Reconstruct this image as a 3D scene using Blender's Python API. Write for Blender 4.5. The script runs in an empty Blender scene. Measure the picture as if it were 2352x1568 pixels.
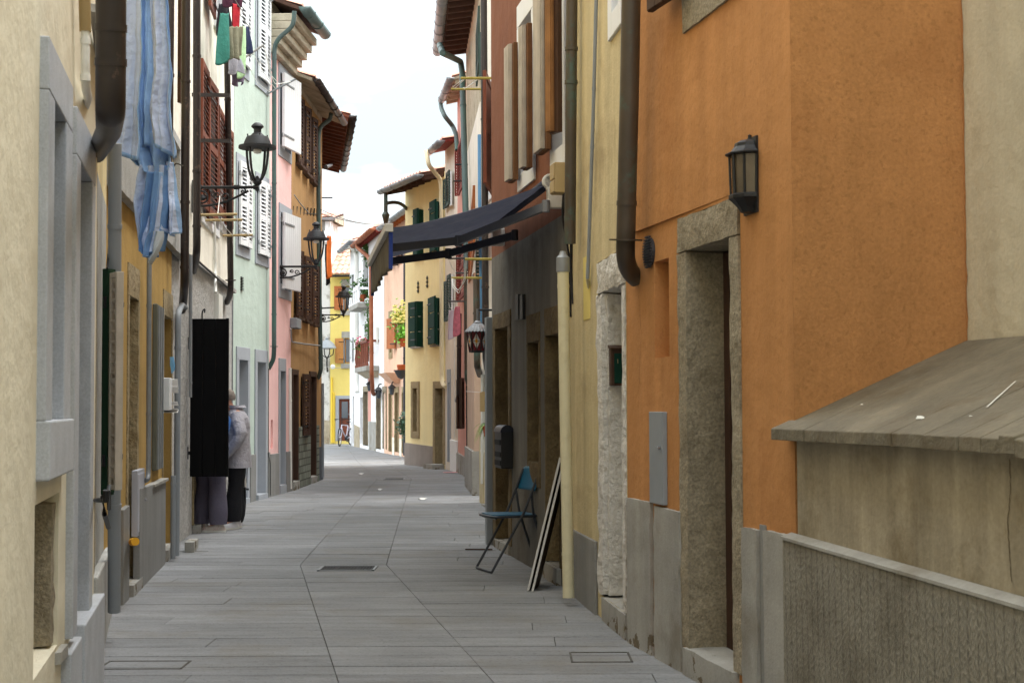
import bpy, bmesh, math, random
from mathutils import Vector, Matrix, noise
random.seed(7)
PI = math.pi
sc = bpy.context.scene
C = sc.collection

# ------------------------------------------------------------ camera, sky, sun, exposure
F, W, HH = 3400.0, 2352.0, 1568.0            # focal length and frame in the units used for measuring
CAMZ = 1.5
cam_d = bpy.data.cameras.new('Camera'); cam = bpy.data.objects.new('Camera', cam_d); C.objects.link(cam)
cam_d.sensor_width = 36.0; cam_d.lens = F / W * 36.0; cam_d.clip_end = 3000; cam_d.clip_start = 0.05
CR = Matrix.Rotation(PI/2 + math.atan(144/F), 3, 'X') @ Matrix.Rotation(math.radians(-0.2), 3, 'Z')
cam.matrix_world = Matrix.Translation((0, 0, CAMZ)) @ CR.to_4x4()
sc.camera = cam
cam_d.dof.use_dof = True; cam_d.dof.focus_distance = 17.0; cam_d.dof.aperture_fstop = 9.0
w = bpy.data.worlds.new('World'); sc.world = w; w.use_nodes = True
nt = w.node_tree; nd = nt.nodes; lk = nt.links
bg = nd['Background']
sky = nd.new('ShaderNodeTexSky'); sky.sky_type = 'NISHITA'; sky.sun_disc = False
SUN_EL, SUN_AZ = math.radians(64), math.radians(70)
sky.sun_elevation = SUN_EL; sky.sun_rotation = SUN_AZ
tc = nd.new('ShaderNodeTexCoord'); mp = nd.new('ShaderNodeMapping'); mp.inputs['Scale'].default_value = (1.6, 1.6, 4.0); mp.inputs['Location'].default_value = (4.11, 2.19, 1.23)
nz = nd.new('ShaderNodeTexNoise'); nz.inputs['Scale'].default_value = 1.7; nz.inputs['Detail'].default_value = 7; nz.inputs['Roughness'].default_value = .55
cr = nd.new('ShaderNodeValToRGB'); cr.color_ramp.elements[0].position = .43; cr.color_ramp.elements[0].color = (0, 0, 0, 1)
cr.color_ramp.elements[1].position = .66; cr.color_ramp.elements[1].color = (1, 1, 1, 1)
mx = nd.new('ShaderNodeMix'); mx.data_type = 'RGBA'; mx.inputs[7].default_value = (10.4, 10.6, 10.8, 1)
lk.new(tc.outputs['Generated'], mp.inputs[0]); lk.new(mp.outputs[0], nz.inputs['Vector']); lk.new(nz.outputs[0], cr.inputs[0])
sp = nd.new('ShaderNodeSeparateXYZ'); mr = nd.new('ShaderNodeMapRange'); mr.inputs[3].default_value = .5; mr.inputs[4].default_value = 1.3
mm = nd.new('ShaderNodeMix'); mm.data_type = 'RGBA'; mm.blend_type = 'MULTIPLY'; mm.inputs[0].default_value = 1
m0 = nd.new('ShaderNodeMix'); m0.data_type = 'RGBA'; m0.inputs[0].default_value = .95; m0.inputs[7].default_value = (2.4, 2.75, 2.84, 1)   # thin veil over the blue
lk.new(sky.outputs[0], m0.inputs[6])
lk.new(cr.outputs[0], mx.inputs[0]); lk.new(m0.outputs[2], mx.inputs[6]); lk.new(tc.outputs['Generated'], sp.inputs[0]); lk.new(sp.outputs['Z'], mr.inputs[0])
lk.new(mx.outputs[2], mm.inputs[6]); lk.new(mr.outputs[0], mm.inputs[7]); lk.new(mm.outputs[2], bg.inputs[0])   # overcast: brighter overhead than at the horizon
bg.inputs[1].default_value = 0.1
sd = bpy.data.lights.new('Sun', 'SUN'); sd.energy = 1.0; sd.angle = math.radians(35); sd.color = (1, .97, .92)
so = bpy.data.objects.new('Sun', sd); C.objects.link(so); so.location = (10, 0, 40)
so.rotation_euler = Vector((-math.sin(SUN_AZ)*math.cos(SUN_EL), -math.cos(SUN_AZ)*math.cos(SUN_EL), -math.sin(SUN_EL))).to_track_quat('-Z', 'Y').to_euler()
sc.view_settings.view_transform = 'Standard'; sc.view_settings.look = 'None'
sc.view_settings.exposure = 2.6; sc.view_settings.gamma = 1
sc.cycles.max_bounces = 8; sc.cycles.diffuse_bounces = 5

# ------------------------------------------------------------ measuring helpers
def ray(px, py):
    return CR @ Vector(((px-W/2)/F, (HH/2-py)/F, -1))
def gnd(px, py, z=0.0):
    r = ray(px, py); t = (z-CAMZ)/r.z
    return Vector((r.x*t, r.y*t, z))
def atY(px, py, Y):
    r = ray(px, py); t = Y/r.y
    return Vector((r.x*t, Y, CAMZ+r.z*t))

# ------------------------------------------------------------ materials
def lin(c):
    c = c/255.0
    return c/12.92 if c <= .04045 else ((c+.055)/1.055)**2.4
def col(r, g, b): return (lin(r), lin(g), lin(b), 1)
MATS = {}
def mat(name, rgb, rough=.85, var=.12, vs=1.5, streak=0.0, bump=0.0, bs=60.0, metal=0.0, fine=0.0, dirt=None, dirt_amt=0.0, ds=1.2, spec=.3, bump2=0.0, b2s=8.0, island=0.0, alpha_dirt=(.52, .68), smap=(5, 5, .35), specks=0.0):
    if name in MATS: return MATS[name]
    m = bpy.data.materials.new(name); m.use_nodes = True; MATS[name] = m
    t = m.node_tree; n = t.nodes; l = t.links
    p = n['Principled BSDF']
    p.inputs['Roughness'].default_value = rough; p.inputs['Metallic'].default_value = metal
    p.inputs['Specular IOR Level'].default_value = spec
    base = col(*rgb)
    tcd = n.new('ShaderNodeTexCoord')
    out = None
    def nz(scale, detail=5, sc3=None, rough=.6):
        q = n.new('ShaderNodeTexNoise'); q.inputs['Scale'].default_value = scale; q.inputs['Detail'].default_value = detail; q.inputs['Roughness'].default_value = rough
        if sc3:
            mp = n.new('ShaderNodeMapping'); mp.inputs['Scale'].default_value = sc3
            l.new(tcd.outputs['Object'], mp.inputs[0]); l.new(mp.outputs[0], q.inputs['Vector'])
        else: l.new(tcd.outputs['Object'], q.inputs['Vector'])
        return q.outputs['Fac']
    def mul(a, fac_sock, lo, hi, a0=.3, a1=.7):
        mr = n.new('ShaderNodeMapRange'); mr.inputs[1].default_value = a0; mr.inputs[2].default_value = a1
        mr.inputs[3].default_value = lo; mr.inputs[4].default_value = hi; l.new(fac_sock, mr.inputs[0])
        mm = n.new('ShaderNodeMix'); mm.data_type = 'RGBA'; mm.blend_type = 'MULTIPLY'; mm.inputs[0].default_value = 1
        if a is None: mm.inputs[6].default_value = base
        else: l.new(a, mm.inputs[6])
        l.new(mr.outputs[0], mm.inputs[7]); return mm.outputs[2]
    if var: out = mul(out, nz(vs), 1-var, 1+var)
    if streak: out = mul(out, nz(1.0, 5, smap), 1-streak, 1+streak*.5)
    if fine: out = mul(out, nz(bs*.7, 3), 1-fine, 1+fine)
    if specks: out = mul(out, nz(34, 3), 1-specks, 1, .36, .42)
    if island:
        gi = n.new('ShaderNodeNewGeometry'); out = mul(out, gi.outputs['Random Per Island'], 1-island, 1+island, 0, 1)
    if dirt:
        mr = n.new('ShaderNodeMapRange'); mr.inputs[1].default_value = alpha_dirt[0]; mr.inputs[2].default_value = alpha_dirt[1]; mr.inputs[4].default_value = dirt_amt
        l.new(nz(ds, 7, None, .68), mr.inputs[0])
        mm = n.new('ShaderNodeMix'); mm.data_type = 'RGBA'; l.new(mr.outputs[0], mm.inputs[0])
        if out is None: mm.inputs[6].default_value = base
        else: l.new(out, mm.inputs[6])
        mm.inputs[7].default_value = col(*dirt); out = mm.outputs[2]
    if out is None: p.inputs['Base Color'].default_value = base
    else: l.new(out, p.inputs['Base Color'])
    nrm = None
    for st, s_ in ((bump2, b2s), (bump, bs)):
        if st:
            b = n.new('ShaderNodeBump'); b.inputs['Strength'].default_value = st; b.inputs['Distance'].default_value = .6/s_
            l.new(nz(s_, 4), b.inputs['Height'])
            if nrm: l.new(nrm, b.inputs['Normal'])
            nrm = b.outputs[0]
    if nrm: l.new(nrm, p.inputs['Normal'])
    return m
def plaster(name, rgb, **k):
    a = dict(rough=.92, var=.07, vs=.9, streak=.09, bump=.35, bs=70, fine=.05, spec=.15, bump2=.12, b2s=3.0)
    a.update(k); g_ = sum(rgb)/3; rgb = tuple(g_+(c-g_)*.84 for c in rgb); return mat(name, rgb, **a)
M = {}
M['cream'] = plaster('cream_plaster', (222, 214, 188), bump=.4, bs=120, streak=.05, var=.05, fine=.02)
M['grey_stone'] = mat('grey_sandstone', (176, 180, 186), rough=.9, var=.1, vs=5, bump=.3, bs=150, fine=.12)
M['grey_stucco'] = plaster('grey_stucco', (176, 176, 172), bump=.8, bs=55, var=.14, dirt=(120, 116, 108), dirt_amt=.5, ds=1.8)
M['yellow'] = plaster('yellow_plaster', (190, 152, 80), bump=.4, var=.14, dirt=(150, 125, 75), dirt_amt=.4)
M['pale_yellow'] = plaster('pale_yellow_plaster', (226, 204, 148))
M['white'] = plaster('white_plaster', (238, 232, 216), streak=.08, dirt=(190, 180, 160), dirt_amt=.4)
M['rough_grey'] = plaster('roughcast_grey', (180, 178, 174), bump=1.0, bs=24, var=.14, fine=.26, bump2=.6, b2s=14)
M['mint'] = plaster('mint_plaster', (184, 202, 190), streak=.06, var=.04, bump=.2)
M['pink'] = plaster('pink_plaster', (248, 196, 192), streak=.07, var=.05, bump=.2)
M['brown'] = plaster('tan_plaster', (186, 142, 88), streak=.14, var=.1, bump=.3)
M['trim_grey'] = mat('grey_painted_surround', (160, 165, 172), rough=.85, var=.05, vs=3, bump=.2, bs=120, fine=.05)
M['plinth_grey'] = mat('grey_plinth', (138, 138, 136), rough=.9, var=.1, vs=2, streak=.14, bump=.3, bs=80, fine=.06)
M['orange'] = plaster('orange_plaster', (197, 134, 75), var=.1, vs=.8, streak=.14, bump=.25, bs=110, fine=.05, dirt=(150, 98, 58), dirt_amt=.55, ds=.7, specks=.1)
M['orange_rough'] = plaster('coarse_orange_plaster', (191, 130, 74), var=.1, vs=.9, streak=.1, bump=.45, bs=75, fine=.1, dirt=(150, 98, 58), dirt_amt=.5, ds=1.0, specks=.14)
M['beige'] = plaster('beige_weathered_plaster', (204, 195, 168), var=.12, vs=1.6, streak=.13, bump=.25, dirt=(128, 114, 84), dirt_amt=.5, ds=1.6)
M['beige_dirty'] = plaster('stained_beige_plaster', (166, 154, 130), var=.18, vs=2.2, streak=.32, smap=(7, 7, .8), bump=.3, dirt=(98, 82, 52), dirt_amt=.65, ds=1.7, fine=.09)
M['concrete'] = mat('concrete_panel', (160, 158, 152), rough=.92, var=.12, vs=2.5, streak=.14, bump=.3, bs=70, fine=.06, dirt=(104, 94, 76), dirt_amt=.5, ds=1.5)
def fallen(m, c, ztop, thr, sc_):
    t = m.node_tree; n = t.nodes; l = t.links; p = n['Principled BSDF']; src = p.inputs['Base Color'].links[0].from_socket
    tcd = n.new('ShaderNodeTexCoord'); q = n.new('ShaderNodeTexNoise'); q.inputs['Scale'].default_value = sc_; q.inputs['Detail'].default_value = 8; q.inputs['Roughness'].default_value = .62
    l.new(tcd.outputs['Object'], q.inputs['Vector']); sp = n.new('ShaderNodeSeparateXYZ'); l.new(tcd.outputs['Object'], sp.inputs[0])
    mr = n.new('ShaderNodeMapRange'); mr.inputs[1].default_value = ztop-.42; mr.inputs[2].default_value = ztop; mr.inputs[3].default_value = .13; mr.inputs[4].default_value = -.2; l.new(sp.outputs['Z'], mr.inputs[0])
    ad = n.new('ShaderNodeMath'); ad.operation = 'ADD'; l.new(q.outputs[0], ad.inputs[0]); l.new(mr.outputs[0], ad.inputs[1])
    st = n.new('ShaderNodeMapRange'); st.inputs[1].default_value = thr; st.inputs[2].default_value = thr+.012; l.new(ad.outputs[0], st.inputs[0])
    f2 = n.new('ShaderNodeTexNoise'); f2.inputs['Scale'].default_value = 90; l.new(tcd.outputs['Object'], f2.inputs['Vector'])
    cc = n.new('ShaderNodeMix'); cc.data_type = 'RGBA'; cc.inputs[6].default_value = col(*[v*.55 for v in c]); cc.inputs[7].default_value = col(*c); l.new(f2.outputs[0], cc.inputs[0])
    mm = n.new('ShaderNodeMix'); mm.data_type = 'RGBA'; l.new(st.outputs[0], mm.inputs[0]); l.new(src, mm.inputs[6]); l.new(cc.outputs[2], mm.inputs[7]); l.new(mm.outputs[2], p.inputs['Base Color'])
fallen(M['concrete'], (132, 119, 98), .42, .66, 6.0) if 'concrete' in M else None
fallen(M['beige_dirty'], (196, 182, 150), 1.1, .655, 4.2)
M['ochre'] = plaster('ochre_plaster', (212, 194, 146), var=.12, vs=.8, streak=.2, bump=.5, bs=80, fine=.08, dirt=(140, 120, 90), dirt_amt=.75, ds=.8)
M['rust'] = plaster('rust_plaster', (140, 86, 60), var=.08, streak=.14, bump=.25, dirt=(112, 68, 50), dirt_amt=.5)
M['dark_grey'] = plaster('dark_grey_render', (122, 119, 112), var=.16, streak=.26, bump=.4, dirt=(74, 66, 54), dirt_amt=.65, ds=.9)
M['old_stone'] = mat('weathered_limestone', (160, 144, 112), rough=.95, var=.2, vs=3, bump=.8, bs=60, fine=.2, bump2=.6, b2s=10, dirt=(110, 88, 50), dirt_amt=.6, ds=3)
M['old_stone_grey'] = mat('grey_brown_granite', (148, 138, 118), rough=.95, var=.18, vs=4, bump=.7, bs=90, fine=.3, bump2=.5, b2s=12, dirt=(92, 82, 62), dirt_amt=.6, ds=2.2)
M['shaded_stone'] = mat('shaded_limestone', (112, 97, 70), rough=.95, var=.25, vs=3, bump=.8, bs=60, fine=.2, bump2=.6, b2s=10, dirt=(62, 50, 34), dirt_amt=.7, ds=2.2)  # darker limestone copy; the deep shade of the reveals is in its colour
M['white_rough'] = mat('whitewashed_rough_stone', (208, 205, 199), rough=.95, var=.08, vs=5, bump=.7, bs=26, fine=.04, bump2=.8, b2s=9, dirt=(150, 138, 112), dirt_amt=.6, ds=5, alpha_dirt=(.62, .7))
M['slate'] = mat('slate_slab', (112, 105, 89), rough=.7, var=.24, vs=3, bump=.35, bs=40, bump2=.25, b2s=7, fine=.09, island=.07, streak=.14, smap=(9, .7, .7), dirt=(88, 74, 52), dirt_amt=.75, ds=2.2, spec=.4)
M['cream_house'] = plaster('butter_yellow_plaster', (255, 238, 176), streak=.06, var=.05, bump=.2)
M['peach'] = plaster('peach_plaster', (238, 194, 164), streak=.07, var=.07, bump=.2, dirt=(205, 140, 108), dirt_amt=.4)
M['bright_white'] = plaster('whitewash', (240, 242, 244), streak=.05, var=.04, bump=.2)
M['bright_yellow'] = plaster('lemon_plaster', (234, 210, 110), streak=.04, var=.04, bump=.2)
M['old_white'] = plaster('peeling_white_plaster', (214, 212, 206), streak=.1, dirt=(140, 134, 124), dirt_amt=.8, ds=.9, alpha_dirt=(.5, .56))
M['offwhite'] = plaster('offwhite_plaster', (232, 222, 206), dirt=(195, 178, 150), dirt_amt=.5)
M['rosy'] = plaster('rose_plaster', (226, 160, 146), streak=.1)
M['bare'] = plaster('bare_masonry', (182, 168, 142), var=.2, vs=4, bump=.9, bs=14, dirt=(110, 92, 66), dirt_amt=.7, ds=3)
M['brown_pipe'] = mat('dark_brown_metal', (44, 36, 34), rough=.45, var=.2, vs=4, spec=.5, dirt=(120, 96, 82), dirt_amt=.35, ds=9, alpha_dirt=(.6, .64))
M['bronze_pipe'] = mat('weathered_copper', (74, 64, 52), rough=.5, var=.25, vs=3, spec=.5, dirt=(66, 92, 84), dirt_amt=.8, ds=3.5, alpha_dirt=(.5, .62))
M['green_pipe'] = mat('verdigris_copper', (84, 100, 98), rough=.55, var=.2, vs=2, dirt=(60, 110, 96), dirt_amt=.7, ds=2)
M['zinc'] = mat('zinc_metal', (142, 146, 150), rough=.5, var=.14, vs=5, metal=.3, dirt=(110, 108, 106), dirt_amt=.4, ds=4)
M['grey_pipe'] = mat('grey_painted_pipe', (140, 146, 152), rough=.6, var=.07, vs=3)
M['white_pipe'] = mat('white_plastic_pipe', (226, 226, 220), rough=.5, var=.05, vs=3)
M['cream_pipe'] = mat('cream_plastic_pipe', (206, 198, 166), rough=.45, var=.07, vs=4, dirt=(180, 170, 138), dirt_amt=.5, ds=7)
M['black'] = mat('black_painted_iron', (24, 25, 27), rough=.5, var=.1, vs=6, spec=.4)
M['lampblack'] = mat('charcoal_painted_iron', (36, 38, 42), rough=.55, var=.1, vs=6, spec=.4)
M['black_board'] = mat('black_stained_board', (9, 9, 11), rough=.7, spec=.12, var=.2, vs=5)
M['dark'] = mat('dark_interior', (22, 18, 16), rough=.9, var=0)
M['dark_wood'] = mat('dark_brown_wood', (70, 48, 36), rough=.65, var=.18, vs=4, streak=.2)
M['red_wood'] = mat('reddish_brown_wood', (118, 62, 42), rough=.55, var=.15, vs=4, streak=.15)
M['orange_wood'] = mat('orange_brown_wood', (176, 104, 58), rough=.6, var=.15, vs=4, streak=.15)
M['honey_wood'] = mat('honey_wood', (196, 138, 78), rough=.6, var=.15, vs=3, streak=.2)
M['weathered_wood'] = mat('weathered_brown_wood', (150, 106, 64), rough=.75, var=.25, vs=5, streak=.3)
M['grey_wood'] = mat('weathered_grey_wood', (180, 171, 158), rough=.85, var=.14, vs=6, streak=.25)
M['brown_edge'] = mat('dark_oak_edge', (112, 76, 46), rough=.75, var=.25, vs=6, streak=.3)
M['white_paint'] = mat('white_painted_wood', (226, 228, 230), rough=.5, var=.03, vs=3)
M['green_paint'] = mat('dark_green_paint', (16, 56, 46), rough=.75, spec=.15, var=.12, vs=3)
M['old_green'] = mat('faded_green_paint', (56, 72, 66), rough=.7, var=.2, vs=5)
M['deep_green'] = mat('bottle_green_paint', (20, 52, 34), rough=.5, var=.1, vs=3)
M['tile'] = mat('terracotta_tile', (214, 160, 140), rough=.85, var=.2, vs=4, fine=.08, bs=20, island=.18, dirt=(150, 100, 78), dirt_amt=.6, ds=3)
M['soffit'] = mat('dark_soffit_wood', (84, 60, 50), rough=.85, var=.2, vs=4)
M['red_soffit'] = mat('oxblood_soffit', (128, 52, 44), rough=.8, var=.1, vs=3)
M['pale_soffit'] = mat('stained_concrete_cornice', (182, 172, 152), rough=.9, var=.2, vs=4, bump=.4, bs=40, dirt=(118, 106, 84), dirt_amt=.6, ds=2.5)
M['glass'] = mat('dark_window_glass', (52, 62, 72), rough=.08, var=.1, vs=2, spec=.7)
M['navy'] = mat('navy_canvas', (36, 41, 68), rough=.8, var=.2, vs=2, dirt=(104, 104, 112), dirt_amt=.75, ds=1.4, alpha_dirt=(.42, .6))
def translucent(m, c, f):
    t = m.node_tree; n = t.nodes; l = t.links; tr = n.new('ShaderNodeBsdfTranslucent'); tr.inputs[0].default_value = col(*c)
    mx = n.new('ShaderNodeMixShader'); mx.inputs[0].default_value = f; o = n['Material Output']
    l.new(n['Principled BSDF'].outputs[0], mx.inputs[1]); l.new(tr.outputs[0], mx.inputs[2]); l.new(mx.outputs[0], o.inputs[0])
translucent(M['navy'], (98, 102, 120), .26)
M['awning_under'] = mat('faded_awning_lining', (104, 108, 122), rough=.85, var=.12, vs=2, dirt=(60, 66, 96), dirt_amt=.6, ds=1.5)
M['valance'] = mat('dirty_grey_canvas', (116, 113, 105), rough=.9, var=.2, vs=4, streak=.3, dirt=(88, 82, 70), dirt_amt=.7, ds=4)
M['alu'] = mat('white_painted_aluminium', (200, 198, 192), rough=.4, var=.05, vs=5, dirt=(150, 140, 120), dirt_amt=.5, ds=8, alpha_dirt=(.58, .66))
M['dark_alu'] = mat('dark_grey_aluminium', (66, 68, 74), rough=.45, var=.05, vs=3, metal=.3)
M['mid_alu'] = mat('grey_aluminium', (120, 122, 128), rough=.45, var=.05, vs=3, metal=.2)
M['teal'] = mat('teal_enamel', (14, 96, 132), rough=.4, var=.05, vs=4, spec=.5)
M['chair_steel'] = mat('dark_grey_tube', (66, 70, 76), rough=.35, var=.05, vs=4, metal=.5)
M['cable'] = mat('black_cable', (28, 28, 30), rough=.6, var=0)
M['grey_cable'] = mat('grey_wire', (150, 150, 150), rough=.6, var=0)
M['steel'] = mat('chrome_steel', (190, 190, 194), rough=.25, var=0, metal=.9)
M['rubber'] = mat('black_rubber', (20, 20, 21), rough=.8, var=0)
M['tan_box'] = mat('tan_plastic_box', (172, 150, 108), rough=.6, var=.05, vs=4)
M['gas'] = mat('yellow_gas_fitting', (226, 168, 44), rough=.5, var=.08, vs=8)
M['brass_rod'] = mat('mustard_painted_rod', (168, 152, 74), rough=.6, var=.12, vs=9)
M['paving_joint'] = mat('mortar_joint', (78, 76, 71), rough=.95, var=.12, vs=3, fine=.1)
M['leaf'] = mat('leaf_green', (72, 108, 50), rough=.6, var=.3, vs=9)
M['pale_leaf'] = mat('pale_leaf_green', (132, 164, 86), rough=.6, var=.25, vs=9)
M['petal'] = mat('pink_petal', (226, 92, 130), rough=.6, var=.25, vs=30)
M['yellow_petal'] = mat('pale_yellow_petal', (236, 228, 150), rough=.6, var=.15, vs=30)
M['terracotta'] = mat('terracotta_pot', (186, 98, 62), rough=.85, var=.12, vs=6)
M['skin'] = mat('skin', (206, 152, 128), rough=.55, var=.05, vs=20)
M['paper'] = mat('paper', (232, 230, 228), rough=.8, var=.05, vs=20)

# stone slabs of the lane: each slab its own tone, faint warm and blue patches
def paving_mat():
    m = mat('grey_sandstone_paving', (133, 134, 136), rough=.78, var=.13, vs=1.3, fine=.1, bs=90, island=.1, bump=.35, bump2=.3, b2s=7, dirt=(118, 112, 102), dirt_amt=.5, ds=.9, spec=.3, streak=.2, smap=(1.1, 9, 1), specks=.22)
    return m
M['paving'] = paving_mat()

def chisel_mat():
    m = mat('chiselled_stone', (142, 137, 124), rough=.95, var=.12, vs=2.2, fine=.1, bs=60, dirt=(86, 76, 58), dirt_amt=.5, ds=1.5)
    t = m.node_tree; n = t.nodes; l = t.links; p = n['Principled BSDF']
    tcd = n.new('ShaderNodeTexCoord'); mp = n.new('ShaderNodeMapping'); mp.inputs['Rotation'].default_value = (0, math.radians(9), 0); mp.inputs['Scale'].default_value = (1, 1, .16)
    wv = n.new('ShaderNodeTexWave'); wv.wave_type = 'BANDS'; wv.bands_direction = 'X'; wv.wave_profile = 'SAW'; wv.inputs['Scale'].default_value = 5.2
    wv.inputs['Distortion'].default_value = 1.7; wv.inputs['Detail'].default_value = 2; wv.inputs['Detail Scale'].default_value = 1.3
    l.new(tcd.outputs['Object'], mp.inputs[0]); l.new(mp.outputs[0], wv.inputs['Vector'])
    vo = n.new('ShaderNodeTexVoronoi'); mp2 = n.new('ShaderNodeMapping'); mp2.inputs['Scale'].default_value = (34, 34, 9); mp2.inputs['Rotation'].default_value = (0, math.radians(-14), 0)
    l.new(tcd.outputs['Object'], mp2.inputs[0]); l.new(mp2.outputs[0], vo.inputs['Vector'])
    ad = n.new('ShaderNodeMath'); ad.operation = 'MULTIPLY_ADD'; ad.inputs[1].default_value = .42; l.new(vo.outputs['Distance'], ad.inputs[0]); l.new(wv.outputs['Fac'], ad.inputs[2])
    src = p.inputs['Base Color'].links[0].from_socket
    mr = n.new('ShaderNodeMapRange'); mr.inputs[1].default_value = .1; mr.inputs[2].default_value = .5; mr.inputs[3].default_value = .55; mr.inputs[4].default_value = 1.05
    l.new(ad.outputs[0], mr.inputs[0]); mm = n.new('ShaderNodeMix'); mm.data_type = 'RGBA'; mm.blend_type = 'MULTIPLY'; mm.inputs[0].default_value = 1
    l.new(src, mm.inputs[6]); l.new(mr.outputs[0], mm.inputs[7]); l.new(mm.outputs[2], p.inputs['Base Color'])
    b = n.new('ShaderNodeBump'); b.inputs['Strength'].default_value = 1; b.inputs['Distance'].default_value = .022
    l.new(ad.outputs[0], b.inputs['Height']); l.new(b.outputs[0], p.inputs['Normal'])
    return m
M['chisel'] = chisel_mat()

def slate_wall_mat():
    m = mat('green_grey_stone_cladding', (132, 138, 126), rough=.9, var=.2, vs=5, fine=.1, bs=40)
    t = m.node_tree; n = t.nodes; l = t.links; p = n['Principled BSDF']
    tcd = n.new('ShaderNodeTexCoord'); mp = n.new('ShaderNodeMapping'); mp.inputs['Rotation'].default_value = (PI/2, 0, 0)
    br = n.new('ShaderNodeTexBrick'); br.inputs['Scale'].default_value = 1; br.inputs['Brick Width'].default_value = .3; br.inputs['Row Height'].default_value = .13
    br.inputs['Mortar Size'].default_value = .012; br.inputs['Color1'].default_value = col(140, 148, 136); br.inputs['Color2'].default_value = col(104, 110, 100); br.inputs['Mortar'].default_value = col(54, 54, 48)
    src = p.inputs['Base Color'].links[0].from_socket
    l.new(tcd.outputs['Object'], mp.inputs[0]); l.new(mp.outputs[0], br.inputs['Vector'])
    mm = n.new('ShaderNodeMix'); mm.data_type = 'RGBA'; mm.inputs[0].default_value = .75; l.new(src, mm.inputs[6]); l.new(br.outputs['Color'], mm.inputs[7]); l.new(mm.outputs[2], p.inputs['Base Color'])
    b = n.new('ShaderNodeBump'); b.inputs['Strength'].default_value = .9; b.inputs['Distance'].default_value = .02; b.invert = True
    l.new(br.outputs['Fac'], b.inputs['Height']); l.new(b.outputs[0], p.inputs['Normal'])
    return m
M['cladding'] = slate_wall_mat()

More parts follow.
